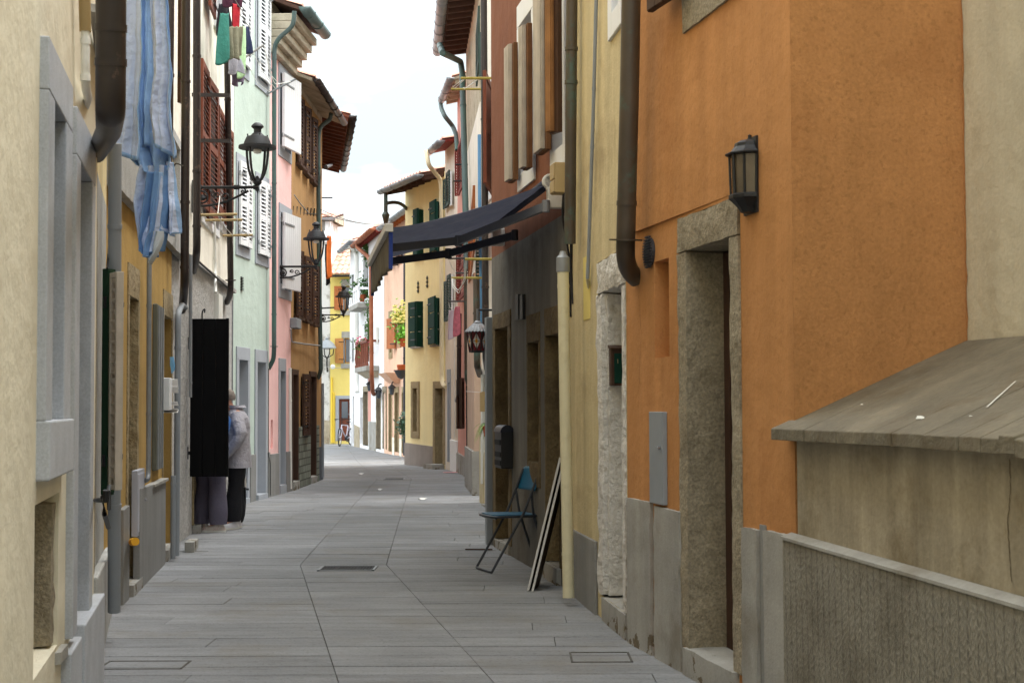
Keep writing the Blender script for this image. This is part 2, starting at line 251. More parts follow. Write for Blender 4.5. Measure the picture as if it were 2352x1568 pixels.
# ------------------------------------------------------------ mesh helpers
class MB:
    def __init__(s): s.v = []; s.f = []; s.mi = []; s.cur = 0
    def add(s, vs, fs):
        o = len(s.v); s.v += [tuple(v) for v in vs]
        for f in fs: s.f.append(tuple(i+o for i in f)); s.mi.append(s.cur)
        return s
    def quad(s, a, b, c, d): return s.add([a, b, c, d], [(0, 1, 2, 3)])
    def box(s, x0, x1, y0, y1, z0, z1, M4=None):
        if x0 > x1: x0, x1 = x1, x0
        if y0 > y1: y0, y1 = y1, y0
        if z0 > z1: z0, z1 = z1, z0
        vs = [(x0,y0,z0),(x1,y0,z0),(x1,y1,z0),(x0,y1,z0),(x0,y0,z1),(x1,y0,z1),(x1,y1,z1),(x0,y1,z1)]
        if M4 is not None: vs = [M4 @ Vector(v) for v in vs]
        return s.add(vs, [(0,3,2,1),(4,5,6,7),(0,1,5,4),(1,2,6,5),(2,3,7,6),(3,0,4,7)])
    def hexa(s, b, t):                       # bottom 4 points, top 4 points, both anticlockwise seen from above
        return s.add(list(b)+list(t), [(0,3,2,1),(4,5,6,7),(0,1,5,4),(1,2,6,5),(2,3,7,6),(3,0,4,7)])
    def tube(s, pts, r, n=10, cap=True, closed=False):
        pts = [Vector(p) for p in pts]; k = len(pts)
        rr = r if isinstance(r, (list, tuple)) else [r]*k
        up = None; rings = []
        for i, p in enumerate(pts):
            if closed: d = pts[(i+1) % k]-pts[i-1]
            else: d = pts[min(i+1, k-1)]-pts[max(i-1, 0)]
            d.normalize()
            if up is None:
                up = Vector((0, 0, 1)) if abs(d.z) < .9 else Vector((1, 0, 0))
            up = (up-d*up.dot(d))
            if up.length < 1e-5: up = d.orthogonal()
            up.normalize(); b = d.cross(up)
            rings.append([p+(up*math.cos(2*PI*j/n)+b*math.sin(2*PI*j/n))*rr[i] for j in range(n)])
        vs = [v for g in rings for v in g]; fs = []
        for i in range(k if closed else k-1):
            i2 = (i+1) % k
            for j in range(n): fs.append((i*n+j, i*n+(j+1) % n, i2*n+(j+1) % n, i2*n+j))
        if cap and not closed: fs += [tuple(range(n))[::-1], tuple((k-1)*n+j for j in range(n))]
        return s.add(vs, fs)
    def lathe(s, prof, c=(0, 0, 0), n=24, sx=1, sy=1):
        vs = []; fs = []
        for r, z in prof:
            for j in range(n): vs.append((c[0]+r*sx*math.cos(2*PI*j/n), c[1]+r*sy*math.sin(2*PI*j/n), c[2]+z))
        for i in range(len(prof)-1):
            for j in range(n): fs.append((i*n+j, i*n+(j+1) % n, (i+1)*n+(j+1) % n, (i+1)*n+j))
        fs += [tuple(range(n))[::-1], tuple((len(prof)-1)*n+j for j in range(n))]
        return s.add(vs, fs)
    def loft(s, secs, n=18, wob=0.0, wf=9.0):   # secs: (x,y,z,rx,ry[,rot])
        vs = []; fs = []
        for q in secs:
            x, y, z, rx, ry = q[:5]; ro = q[5] if len(q) > 5 else 0
            for j in range(n):
                a = 2*PI*j/n; px, py = rx*math.cos(a), ry*math.sin(a)
                v = Vector((x+px*math.cos(ro)-py*math.sin(ro), y+px*math.sin(ro)+py*math.cos(ro), z))
                if wob:
                    d = Vector((v.x-x, v.y-y, 0)); d = d.normalized() if d.length > 1e-6 else d
                    v += d*wob*noise.noise(Vector((v.x*wf, v.y*wf, v.z*wf*.45)))
                vs.append(v)
        for i in range(len(secs)-1):
            for j in range(n): fs.append((i*n+j, i*n+(j+1) % n, (i+1)*n+(j+1) % n, (i+1)*n+j))
        fs += [tuple(range(n))[::-1], tuple((len(secs)-1)*n+j for j in range(n))]
        return s.add(vs, fs)
    def rbox(s, x0, x1, y0, y1, z0, z1, seg=.07, amp=.006, fr=9.0, M4=None):  # rough hewn block
        o = [min(x0, x1), min(y0, y1), min(z0, z1)]; e = [max(x0, x1), max(y0, y1), max(z0, z1)]
        ct = [(o[i]+e[i])/2 for i in range(3)]
        cn = [max(1, min(40, int(math.ceil((e[i]-o[i])/seg)))) for i in range(3)]
        def P(p):
            q = Vector(p); nv = noise.noise_vector(q*fr)*amp+noise.noise_vector(q*fr*3.1)*amp*.45
            q = q+nv
            k = sum(1 for i in range(3) if abs(abs(p[i]-ct[i])-(e[i]-o[i])/2) < 1e-6)
            if k >= 2: q += (Vector(ct)-q).normalized()*amp*.9
            return M4 @ q if M4 is not None else q
        for ax in range(3):
            a, b = [i for i in range(3) if i != ax]
            for side in (0, 1):
                vs = []; fs = []
                for i in range(cn[a]+1):
                    for j in range(cn[b]+1):
                        p = [0, 0, 0]; p[ax] = e[ax] if side else o[ax]
                        p[a] = o[a]+(e[a]-o[a])*i/cn[a]; p[b] = o[b]+(e[b]-o[b])*j/cn[b]; vs.append(P(p))
                J = cn[b]+1
                for i in range(cn[a]):
                    for j in range(cn[b]):
                        f = (i*J+j, (i+1)*J+j, (i+1)*J+j+1, i*J+j+1)
                        if (side == 0) != (ax == 1): f = f[::-1]
                        fs.append(f)
                s.add(vs, fs)
        return s
    def build(s, name, m, parent=None, smooth=False, bevel=0.0, loc=None, rotz=0.0, solid=0.0, weld=False):
        me = bpy.data.meshes.new(name); me.from_pydata(s.v, [], s.f)
        ms = m if isinstance(m, (list, tuple)) else [m]
        for q in ms: me.materials.append(q)
        if len(ms) > 1: me.polygons.foreach_set('material_index', s.mi)
        if weld:
            bm = bmesh.new(); bm.from_mesh(me); bmesh.ops.remove_doubles(bm, verts=bm.verts, dist=1e-5); bm.to_mesh(me); bm.free()
        if smooth:
            me.polygons.foreach_set('use_smooth', [True]*len(me.polygons)); me.set_sharp_from_angle(angle=math.radians(38))
        me.update()
        o = bpy.data.objects.new(name, me); C.objects.link(o)
        if loc is not None: o.location = loc
        o.rotation_euler.z = rotz
        if parent is not None: o.parent = parent
        if bevel:
            b = o.modifiers.new('Bevel', 'BEVEL'); b.width = bevel; b.segments = 2; b.limit_method = 'ANGLE'
        if solid:
            b = o.modifiers.new('Solidify', 'SOLIDIFY'); b.thickness = solid; b.offset = 0
        return o
def tag(o, label, cat, group=None, kind=None):
    o['label'] = label; o['category'] = cat
    if group: o['group'] = group
    if kind: o['kind'] = kind
    return o
def thing(name, label, cat, loc=(0, 0, 0), rotz=0.0, group=None):
    o = bpy.data.objects.new(name, None); C.objects.link(o); o.empty_display_size = .2
    o.location = loc; o.rotation_euler.z = rotz
    return tag(o, label, cat, group)
def arc(p0, p1, p2, n=6):                     # quadratic bend
    p0, p1, p2 = Vector(p0), Vector(p1), Vector(p2)
    return [p0*(1-t)**2+p1*2*t*(1-t)+p2*t*t for t in [i/n for i in range(n+1)]]
def smooth_path(pts, k=5):
    pts = [Vector(p) for p in pts]
    if len(pts) < 3: return pts
    out = [pts[0]]
    for i in range(1, len(pts)-1):
        a = pts[i]+(pts[i-1]-pts[i])*min(.45, .12/max((pts[i-1]-pts[i]).length, 1e-3))
        b = pts[i]+(pts[i+1]-pts[i])*min(.45, .12/max((pts[i+1]-pts[i]).length, 1e-3))
        out += arc(a, pts[i], b, k)
    return out+[pts[-1]]

# ------------------------------------------------------------ houses
class House:
    def __init__(s, name, label, a, b, top, depth=5.0, cat='house'):
        s.A = Vector((a[0], a[1])); s.B = Vector((b[0], b[1])); s.u = (s.B-s.A); s.L = s.u.length; s.u.normalize()
        s.n = Vector((-s.u.y, s.u.x)); s.ang = math.atan2(s.u.y, s.u.x); s.top = top; s.D = depth; s.holes = []
        s.root = thing(name, label, cat, (a[0], a[1], 0), s.ang)
    def at(s, px, py, d=0.0):
        r = ray(px, py); P = s.A-s.n*d
        t = P.dot(s.n)/(r.x*s.n.x+r.y*s.n.y)
        X = Vector((r.x*t, r.y*t)); return (X-s.A).dot(s.u), CAMZ+r.z*t
    def S(s, px, py=900, d=0.0): return s.at(px, py, d)[0]
    def Zh(s, px, py, d=0.0): return s.at(px, py, d)[1]
    def p(s, px, py, d=0.0):
        a = s.at(px, py, d); return Vector((a[0], -d, a[1]))
    def wpt(s, x, d, z):
        q = s.A+s.u*x-s.n*d; return Vector((q.x, q.y, z))
    def rc(s, x0, x1, yt, yb, ref='l', d=0.0):
        ym = (yt+yb)/2; xr = x0 if ref == 'l' else x1
        return (s.S(x0, ym, d), s.S(x1, ym, d), s.Zh(xr, yb, d), s.Zh(xr, yt, d))
    def box(s, name, m, x0, x1, d0, d1, z0, z1, parent=None, bevel=0.0, rough=0):
        b = MB()
        if rough: b.rbox(x0, x1, -d1, -d0, z0, z1, amp=rough); return b.build(name, m, parent or s.root, smooth=True, weld=True)
        b.box(x0, x1, -d1, -d0, z0, z1); return b.build(name, m, parent or s.root, bevel=bevel)
    def slab(s, name, m, x0, x1, za, zb, d1, z0=-.05, d0=.0, rough=0, bevel=.006):  # sloping top from za (left) to zb (right)
        b = MB()
        b.hexa([(x0,-d1,z0),(x1,-d1,z0),(x1,-d0,z0),(x0,-d0,z0)], [(x0,-d1,za),(x1,-d1,zb),(x1,-d0,zb),(x0,-d0,za)])
        return b.build(name, m, s.root, bevel=bevel)
    def opening(s, kind, rc, trim=(0, 0, 0, 0), proud=.02, depth=.2, tm=None, bm_=None, rough=0.0, sill=None, step=None, leaf='plank', name=None):
        x0, x1, z0, z1 = rc; l, r, t, b = trim
        s.holes.append((x0-l, x1+r, z0-b, z1+t, 0 if any(trim) else depth))
        B = MB(); y = depth
        bm_ = bm_ or M['dark_wood']
        if kind == 'niche':
            B.box(x0-.01, x1+.01, y, y+.05, z0-.01, z1+.01); o = B.build('niche', bm_, s.root)
        else:
            B.box(x0-.02, x1+.02, y, y+.05, z0-.02, z1+.02)
            wd = x1-x0; fw = min(.09, wd*.14)
            for a, c in ((x0+.004, x0+fw), (x1-fw, x1-.004)): B.box(a, c, y-.03, y-.001, z0+.004, z1-.004)
            B.box(x0+fw, x1-fw, y-.03, y-.001, z1-fw, z1-.004); B.box(x0+fw, x1-fw, y-.03, y-.001, z0+.004, z0+fw*1.4)
            if kind == 'door':
                n = 3
                for i in range(n):
                    h = (z1-z0)/n; B.box(x0+fw*1.5, x1-fw*1.5, y-.018, y-.001, z0+i*h+fw*1.6, z0+(i+1)*h-fw*.6)
            o = B.build(name or kind, bm_, s.root, bevel=.004)
            if kind == 'door':
                k = MB(); k.tube([(x1-fw*.5, y-.03, z0+1.02), (x1-fw*.5, y-.07, z0+1.02), (x1-fw*1.7, y-.07, z0+1.02)], .01, 8); k.build('handle', M['steel'], o)
            elif kind == 'window':
                k = MB(); k.box(x0+fw, x1-fw, y-.012, y-.006, z0+fw*1.4, z1-fw); k.build('pane', M['glass'], o)
        if any(trim):
            T = MB()
            def add(a, c, d, e):
                if c-a > 1e-3 and e-d > 1e-3:
                    if rough: T.rbox(a, c, -proud, y+.01, d, e, amp=rough)
                    else: T.box(a, c, -proud, y+.01, d, e)
            add(x0-l, x0, z0-b, z1); add(x1, x1+r, z0-b, z1); add(x0-l, x1+r, z1+.001, z1+t); add(x0+.001, x1-.001, z0-b, z0)
            T.build('surround', tm, o, smooth=bool(rough), weld=bool(rough), bevel=0 if rough else .006)
        if sill:
            ov, h, m = sill
            s.box('sill', m, x0-l-.02, x1+r+.02, -.05, proud+ov, z0-b-h, z0-b+.002 if b == 0 else z0-.0, parent=o, bevel=.006)
        if step:
            h, ov, m = step
            s.box('step', m, x0-l*.3, x1+r*.3, -y, ov, -.05, z0-.001, parent=o, rough=.004)
        return o
    def finish(s, zones):                      # zones: (z0, z1, material, part name)
        x0, x1 = 0.0, s.L
        for zi, (za, zb, m, nm) in enumerate(zones):
            b = MB()
            xs = sorted({x0, x1, *[min(max(v, x0), x1) for h in s.holes for v in h[:2]]})
            zs = sorted({za, zb, *[min(max(v, za), zb) for h in s.holes for v in h[2:4]]})
            for i in range(len(xs)-1):
                for j in range(len(zs)-1):
                    if xs[i+1]-xs[i] < 1e-5 or zs[j+1]-zs[j] < 1e-5: continue
                    cx, cz = (xs[i]+xs[i+1])/2, (zs[j]+zs[j+1])/2
                    if any(h[0] < cx < h[1] and h[2] < cz < h[3] for h in s.holes): continue
                    b.quad((xs[i],0,zs[j]), (xs[i+1],0,zs[j]), (xs[i+1],0,zs[j+1]), (xs[i],0,zs[j+1]))
            for h in s.holes:
                if h[4] <= 0 or h[3] <= za or h[2] >= zb: continue
                a, c, d, e = h[0], h[1], max(h[2], za), min(h[3], zb); y = h[4]
                b.quad((a,0,d), (a,y,d), (a,y,e), (a,0,e)); b.quad((c,0,d), (c,0,e), (c,y,e), (c,y,d))
                if e < zb: b.quad((a,0,e), (a,y,e), (c,y,e), (c,0,e))
                if d > za: b.quad((a,0,d), (c,0,d), (c,y,d), (a,y,d))
            D = s.D
            b.quad((x0,0,za), (x0,0,zb), (x0,D,zb), (x0,D,za)); b.quad((x1,0,za), (x1,D,za), (x1,D,zb), (x1,0,zb)); b.quad((x0,D,za), (x0,D,zb), (x1,D,zb), (x1,D,za))
            if zi == len(zones)-1: b.quad((x0,0,zb), (x1,0,zb), (x1,D,zb), (x0,D,zb))
            b.build(nm, m, s.root)
    def roof(s, ze, ov=.45, slope=.38, depth=None, sm=None, gm=None, gr=.07, s0=None, s1=None, rafters=True, rise=None, tiles=True, gutter=True):
        D = depth or s.D*.6; x0 = -.0 if s0 is None else s0; x1 = s.L if s1 is None else s1
        sm = sm or M['soffit']
        b = MB(); per = .21; row = .34
        nx = max(2, int((x1-x0)/per)); ny = max(2, int((D+ov)/row))
        for i in range(nx):                      # barrel tiles: every tile a shallow half pipe of its own
            for j in range(ny):
                xa = x0+(x1-x0)*i/nx; xb = x0+(x1-x0)*(i+1)/nx
                y0 = -ov-.03+row*j; y1 = y0+row+.05
                jz = random.uniform(-.006, .006); jx = random.uniform(-.008, .008)
                vs = []; fs = []
                for yy, lift in ((y0, .045), (y1, .012)):
                    for k in range(7):
                        t = k/6; x = xa+(xb-xa)*t+jx
                        z = ze+.09+(yy+ov)*slope+lift+jz+.055*math.sin(PI*t)-.01
                        vs.append((x, yy, z))
                for k in range(6): fs.append((k, k+1, 7+k+1, 7+k))
                fs.append((6, 5, 4, 3, 2, 1, 0))
                b.add(vs, fs)
        rf = b.build('roof', M['tile'], s.root, smooth=True)
        u = MB(); y0, y1 = -ov, D
        def zz(y): return ze+(y+ov)*slope
        u.hexa([(x0,y0,zz(y0)+.02),(x1,y0,zz(y0)+.02),(x1,y1,zz(y1)+.02),(x0,y1,zz(y1)+.02)], [(x0,y0,zz(y0)+.08),(x1,y0,zz(y0)+.08),(x1,y1,zz(y1)+.08),(x0,y1,zz(y1)+.08)])
        u.build('soffit', sm, rf)
        gb = MB()                               # gable infill up to the roof, back slope
        for xx in (x0+.01, x1-.01):
            gb.quad((xx,0,s.top-.02), (xx,D,s.top-.02), (xx,D,max(zz(D), s.top)), (xx,0,max(zz(0)+.015, s.top-.02)))
        gb.quad((x0+.01,.0,s.top-.02),(x1-.01,.0,s.top-.02),(x1-.01,.0,max(zz(0)+.015, s.top-.02)),(x0+.01,.0,max(zz(0)+.015, s.top-.02)))
        gb.hexa([(x0,D,s.top-.05),(x1,D,s.top-.05),(x1,s.D+.2,s.top-.05),(x0,s.D+.2,s.top-.05)],[(x0,D,zz(D)+.02),(x1,D,zz(D)+.02),(x1,s.D+.2,s.top+.05),(x0,s.D+.2,s.top+.05)])
        gb.build('gable', M['pale_soffit'], rf)
        if rafters:
            n = max(2, int((x1-x0)/.42))
            for i in range(n+1):
                r = MB()
                x = x0+.06+(x1-x0-.12)*i/n
                r.hexa([(x-.04,y0+.03,zz(y0)-.06),(x+.04,y0+.03,zz(y0)-.06),(x+.04,.02,zz(0)-.1),(x-.04,.02,zz(0)-.1)], [(x-.04,y0+.03,zz(y0)+.03),(x+.04,y0+.03,zz(y0)+.03),(x+.04,.02,zz(0)+.03),(x-.04,.02,zz(0)+.03)])
                r.build('rafter', sm, rf)
        if gutter:
            g = MB(); n = 9; vs = []; fs = []
            for xx in (x0-.06, x1+.06):
                for k in range(n):
                    a = PI+PI*k/(n-1); vs.append((xx, y0-gr*.9+gr*math.cos(a), ze+.06+gr*math.sin(a)))
            for k in range(n-1): fs.append((k, k+1, n+k+1, n+k))
            g.add(vs, fs); g.add(vs[:n], [tuple(range(n))]); g.add(vs[n:], [tuple(range(n))[::-1]])
            for i in range(max(2, int((x1-x0)/.7))):
                x = x0+.3+i*.7
                if x < x1: g.tube([(x, y0-gr*.9+(gr+.006)*math.cos(PI+PI*k/8), ze+.06+(gr+.006)*math.sin(PI+PI*k/8)) for k in range(9)], .008, 5)
            g.build('gutter', gm or M['zinc'], s.root, smooth=True, solid=.006)
    def pipe(s, m, pts, r, collars=(), name='drainpipe', parent=None, flange=(), cr=1.14):
        P = [s.p(*q) for q in pts]; b = MB(); b.tube(smooth_path(P), r, 16)
        for (k, t) in collars:
            c = P[k].lerp(P[k+1], t); d = (P[k+1]-P[k]).normalized()
            b.tube([c-d*.014, c+d*.014], r*cr, 16)
        for (k, t) in flange:
            c = P[k].lerp(P[k+1], t); d = (P[k+1]-P[k]).normalized(); b.tube([c-d*.005, c+d*.005], r*1.75, 18)
        return b.build(name, m, parent or s.root, smooth=True)
    def leaf(s, hx, z0, z1, wd, ang, m, style='louver', d=.03, parent=None, th=.035, m2=None, name='shutter', hinge=True):
        a = math.radians(ang); T = Matrix.Translation((hx, -d, 0)) @ Matrix.Rotation(-a, 4, 'Z') @ Matrix.Diagonal((1, -1 if ang > 90 else 1, 1, 1))
        b = MB(); fw = min(.07, wd*.2)
        def bx(x0, x1, y0, y1, q0, q1): b.box(x0, x1, y0, y1, q0, q1, T)
        h = z1-z0
        bx(0, fw, -th, 0, z0, z1); bx(wd-fw, wd, -th, 0, z0, z1)
        nr = 3 if h > 1.1 else 2
        for i in range(nr):
            zc = z0+(h-fw*1.2)*i/(nr-1); bx(fw, wd-fw, -th+.001, -.001, zc, zc+fw*1.2)
        if style == 'louver':
            k = z0+fw*1.3
            while k < z1-fw*1.2:
                vs = [(fw,-th,k),(wd-fw,-th,k),(wd-fw,-.004,k+.035),(fw,-.004,k+.035),(fw,-th,k+.012),(wd-fw,-th,k+.012),(wd-fw,-.004,k+.047),(fw,-.004,k+.047)]
                b.add([T @ Vector(v) for v in vs], [(0,3,2,1),(4,5,6,7),(0,1,5,4),(1,2,6,5),(2,3,7,6),(3,0,4,7)]); k += .062
        elif style == 'plank':
            n = max(3, int(wd/.1))
            for i in range(n): bx(fw*.2+(wd-fw*.4)*i/n+.002, fw*.2+(wd-fw*.4)*(i+1)/n-.002, -th-.012, -th*.55, z0+.002, z1-.002)
        elif style == 'panel':
            n = max(3, int(h/.3))
            for i in range(n): bx(fw*.4, wd-fw*.4, -th-.008, -th*.4, z0+h*i/n+.012, z0+h*(i+1)/n-.012)
        o = b.build(name, m, parent or s.root, bevel=.003)
        if hinge:
            for zc in (z0+h*.14, z0+h*.84):
                k = MB(); k.box(-.01, wd*.55, -th-.022, -th-.0125, zc, zc+.03, T); k.tube([T @ Vector((0, -th*.5, zc-.02)), T @ Vector((0, -th*.5, zc+.05))], .011, 8)
                k.build('hinge', m2 or M['black'], o)
        return o
    def leafpx(s, x0, d0, x1, d1, yt, yb, m, style='louver', **k):   # hinge at pixel x0 standing d0 off the wall, free edge at x1, d1
        ym = max(min((yt+yb)/2, 1500), 60); a = s.S(x0, ym, d0); b = s.S(x1, ym, d1)
        z0, z1 = s.Zh(x0, yb, d0), s.Zh(x0, yt, d0)
        return s.leaf(a, z0, z1, math.hypot(b-a, d1-d0), math.degrees(math.atan2(d1-d0, b-a)), m, style, d=d0, **k)

# ------------------------------------------------------------ ground and paving
g = MB(); g.quad((-400, -60, -.03), (400, -60, -.03), (400, 900, -.03), (-400, 900, -.03))
go = g.build('ground', M['paving_joint']); go['kind'] = 'structure'
JL = [(-.25, -3), (-.93, 8.0), (-2.0, 14.0), (-2.735, 30.0), (-4.2, 40), (-6.3, 56), (-6.6, 62)]
JR = [(.6, -3), (-.09, 8.0), (-1.19, 14.0), (-2.04, 30.0), (-3.5, 40), (-5.7, 56), (-6.0, 62)]
def xi(P, y):
    for a, b in zip(P, P[1:]):
        if a[1] <= y <= b[1]: return a[0]+(b[0]-a[0])*(y-a[1])/(b[1]-a[1])
    return P[-1][0]
EL = [(-1.0, -3), (-2.6, 8.2), (-3.3, 10.6), (-4.0, 15), (-4.6, 22), (-4.4, 26), (-4.5, 31), (-5.6, 37), (-9.5, 57), (-9.5, 62)]
ER = [(3.2, -3), (1.9, 6.8), (1.3, 8), (.8, 11), (.4, 14.5), (.3, 20), (.2, 26), (-.4, 31), (-1.5, 36), (-2.3, 41), (-3.6, 46), (-5.2, 54), (-5.2, 62)]
pv = MB(); y = -3.0; gj = .0055; ge = .0022
RECT = set()
while y < 60:
    rh = random.choice([.26, .3, .33, .36, .4])
    y0, y1 = y+gj, y+rh-gj
    for lo, hi, L0, L1 in ((EL, JL, .7, 1.9), (JL, JR, .55, 1.2), (JR, ER, .6, 1.8)):
        xa, xb = xi(lo, y+rh/2), xi(hi, y+rh/2); x = xa; first = True
        while x < xb-.02:
            nx = x+random.uniform(L0, L1)
            if xb-nx < .45: nx = xb
            def E(P, yy, v, on): return xi(P, yy) if on else v
            a0 = (xi(lo, y0) if first and lo is not EL else x)+ge; a1 = (xi(lo, y1) if first and lo is not EL else x)+ge
            e = nx >= xb-1e-6
            b0 = (xi(hi, y0) if e and hi is not ER else nx)-ge; b1 = (xi(hi, y1) if e and hi is not ER else nx)-ge
            dz = random.uniform(-.0015, .0015); t = random.uniform(-.0012, .0012)
            pv.hexa([(a0,y0,-.05),(b0,y0,-.05),(b1,y1,-.05),(a1,y1,-.05)], [(a0,y0,dz),(b0,y0,dz+t),(b1,y1,dz+t),(a1,y1,dz)])
            x = nx; first = False
    y += rh
po = pv.build('street', M['paving'], bevel=.002); po['kind'] = 'structure'

# ------------------------------------------------------------ LEFT SIDE
# older service covers let into the paving: dark sunk outlines
sj = MB()
for (x0, x1, y0, y1) in ((222, 440, 1517, 1536), (1312, 1444, 1497, 1520)):
    a, b = gnd(x0, y1), gnd(x1, y0); w_ = .006
    for q in ((a.x, b.x, a.y, a.y+w_), (a.x, b.x, b.y-w_, b.y), (a.x, a.x+w_*2, a.y, b.y), (b.x-w_*2, b.x, a.y, b.y)): sj.box(*q, -.02, .0035)
so_ = sj.build('paving_covers', mat('cover_groove', (88, 85, 80), rough=.95, var=.3, vs=9)); so_['kind'] = 'structure'

# nearest cream house
h = House('plastered_house', 'long cream plastered house with smooth grey stone surrounds and thick window sill', (1.95, -13.4), (-2.30, 8.17), 9.0)
gs = M['grey_stone']
ww = h.S(101, 700)-h.S(86, 700); wr = h.S(145, 700)-h.S(130, 700)
r1 = (h.S(101, 700), h.S(130, 700), h.Zh(101, 965), h.Zh(101, 222))
o = h.opening('window', r1, (ww, wr, h.Zh(89, 72)-h.Zh(89, 198), 0), .035, .22, gs, M['dark_wood'])
h.box('sill', gs, r1[0]-ww, r1[1]+wr-.004, -.2, .052, h.Zh(90, 1102), r1[2]+.001, parent=o, bevel=.008)
r2 = (h.S(164, 900), h.S(193, 900), h.Zh(195, 1398), h.Zh(164, 362))
h.opening('door', r2, (h.S(164, 900)-h.S(154, 900), h.S(200, 900)-h.S(193, 900), h.Zh(155, 238)-h.Zh(155, 352), 0), .035, .25, gs, M['dark_wood'])
h.box('door_plinth', gs, h.S(166, 1500), h.L+.012, -.1, .06, -.05, h.Zh(195, 1392), bevel=.008)
h.box('low_plinth', gs, h.S(140, 1520), h.S(166, 1500)-.003, -.1, .045, -.05, h.Zh(160, 1470), bevel=.008)
r3 = (h.S(78, 1350), h.S(133, 1350), h.Zh(80, 1556), h.Zh(80, 1160))
h.opening('niche', r3, depth=.3, bm_=M['old_stone_grey'], name='niche')
h.box('cellar_reveal', M['old_stone_grey'], r3[1]-.10, r3[1]+.001, -.29, -.012, r3[2], r3[3]-.03, rough=.012)
h.box('cellar_stone', M['concrete'], r3[1]-.1, r3[1]+.16, -.1, .03, r3[2]-.02, h.Zh(140, 1505), rough=.006)
h.finish([(0, 9.0, M['cream'], 'wall')])
h.pipe(M['white_pipe'], [(196, 60, .05), (196, 200, .05), (203, 225, .03), (190, 262, -.06)], .021, [(0, .25), (0, .85)])
b = MB(); P0, P1 = h.p(193, -60, .05), h.p(196, 70, .05)
for i in range(46):
    c = P0.lerp(P1, i/45); b.tube([c, c+Vector((0, 0, -.006))], .027, 12)
b.tube([P0, P1], .022, 12); b.build('corrugated_hose', M['tan_box'], h.root, smooth=True)

# grey stucco house, upper floor cream
h = House('stucco_house', 'narrow grey stucco house with an open bottle green shutter', (-2.33, 8.18), (-2.86, 10.4), 9.2)
zb = 2.9
h.slab('plinth', M['grey_stucco'], 0, h.S(250, 1200), h.Zh(204, 1325), h.Zh(250, 1238), .05, bevel=.012)
b = MB(); b.rbox(h.S(206, 900), h.S(213, 900), -.02, .001, h.Zh(210, 1440), h.Zh(210, 480), amp=.006); b.build('quoin', M['old_stone_grey'], h.root, smooth=True, weld=True)
h.leafpx(233, .03, 249.5, .07, 612, 1133, M['deep_green'], 'panel', th=.045)
h.leafpx(249.5, .075, 266, .12, 622, 1120, M['grey_wood'], 'louver', th=.045)
h.finish([(0, zb, M['grey_stucco'], 'wall'), (zb, 9.2, M['pale_yellow'], 'upper_wall')])
h.pipe(M['grey_pipe'], [(264, 330, .1), (262, 1404, .1)], h.S(275, 900)*0+.04, [(0, .17), (0, .765)], name='conduit', cr=1.1)
h.pipe(M['brown_pipe'], [(255, -80, .18), (254, 255, .18), (250, 300, .14), (222, 352, .0)], .0575, [(0, .43), (0, .665)], cr=1.06)
h.pipe(M['cable'], [(259, 330, .06), (252, 480, .05), (254, 520, .06), (246, 616, .06)], .006, name='cable')
b = MB(); b.tube([h.p(214, 1148, 0.0), h.p(243, 1148, .16), h.p(243, 1125, .16)], .012, 8); b.tube([h.p(236, 1140, .14), h.p(240, 1180, .15), h.p(249, 1210, .15)], .011, 8)
b.tube([h.p(249, 1130, .15), h.p(251, 1115, .15), h.p(250, 1170, .15)], .009, 8); b.build('shutter_hook', M['black'], h.root, smooth=True)
b = MB(); A0, A1 = h.p(206, 10, .02), h.p(233, 215, .02)
b.hexa([A1+Vector((-.02, .0, -.04)), A1+Vector((.05, -.12, -.04)), A1+Vector((.05, -.12, 0)), A1+Vector((-.02, 0, 0))][:4], [A0+Vector((-.02, .0, -.04)), A0+Vector((.05, -.12, -.04)), A0+Vector((.05, -.12, 0)), A0+Vector((-.02, 0, 0))])
b.build('rain_hood', M['concrete'], h.root)

# yellow house
h = House('plastered_house', 'golden yellow house on the left hung with pipes and meter boxes', (-2.87, 10.42), (-3.48, 15.1), 9.4)
st = M['grey_stucco']
band = h.Zh(340, 515)
def dr(x0, x1, yt, yb, tl, tr, tt, depth=.3, tm=M['old_stone']):
    rc = h.rc(x0, x1, yt, yb); return h.opening('door', rc, (tl, tr, tt, 0), .012, depth, tm, M['dark_wood'], rough=.005, step=(0, .06, M['concrete']))
dr(293, 313, 677, 1340, .09, .10, .26)
dr(373.5, 392, 722, 1262, .05, .08, .25)
h.opening('window', h.rc(383, 408, 300, 520), (.08, .08, .1, .1), .03, .15, st, M['dark_wood'])
h.finish([(0, band, M['yellow'], 'wall'), (band, 9.4, M['pale_yellow'], 'upper_wall')])
h.box('string_course', st, .0, h.S(418, 590), -.0, .07, band-.03, band+.36, rough=.006)
h.slab('plinth', M['plinth_grey'], h.S(306, 1200), h.S(367, 1200), h.Zh(306, 1122), h.Zh(367, 1103), .055)
h.slab('plinth', M['plinth_grey'], h.S(272, 1200), h.S(286, 1200), h.Zh(272, 1170), h.Zh(286, 1160), .04)
h.box('cap_stone', M['concrete'], h.S(336, 1100), h.S(369, 1100), 0, .075, h.Zh(350, 1112), h.Zh(350, 1106))
h.pipe(M['zinc'], [(343, 560, .08), (341, 1088, .08), (339, 1102, .08), (325, 1106, .0)], .021, [(0, .27), (0, .74)], name='conduit')
h.box('duct_cover', mat('olive_grey_metal', (98, 100, 90), rough=.6, var=.12, vs=3, streak=.2), h.S(349, 900), h.S(365, 900), 0, .045, h.Zh(355, 1078), h.Zh(355, 700), bevel=.01)
for k_ in range(3): h.box('duct_rib', M['zinc'], h.S(351+k_*5, 900), h.S(352.5+k_*5, 900), .045, .055, h.Zh(355, 1076), h.Zh(355, 704))
h.pipe(M['grey_pipe'], [(426, 706, .06), (418, 700, .11), (410, 716, .11), (409, 740, .11), (405, 1276, .11)], .03, [(3, .11)], name='conduit')
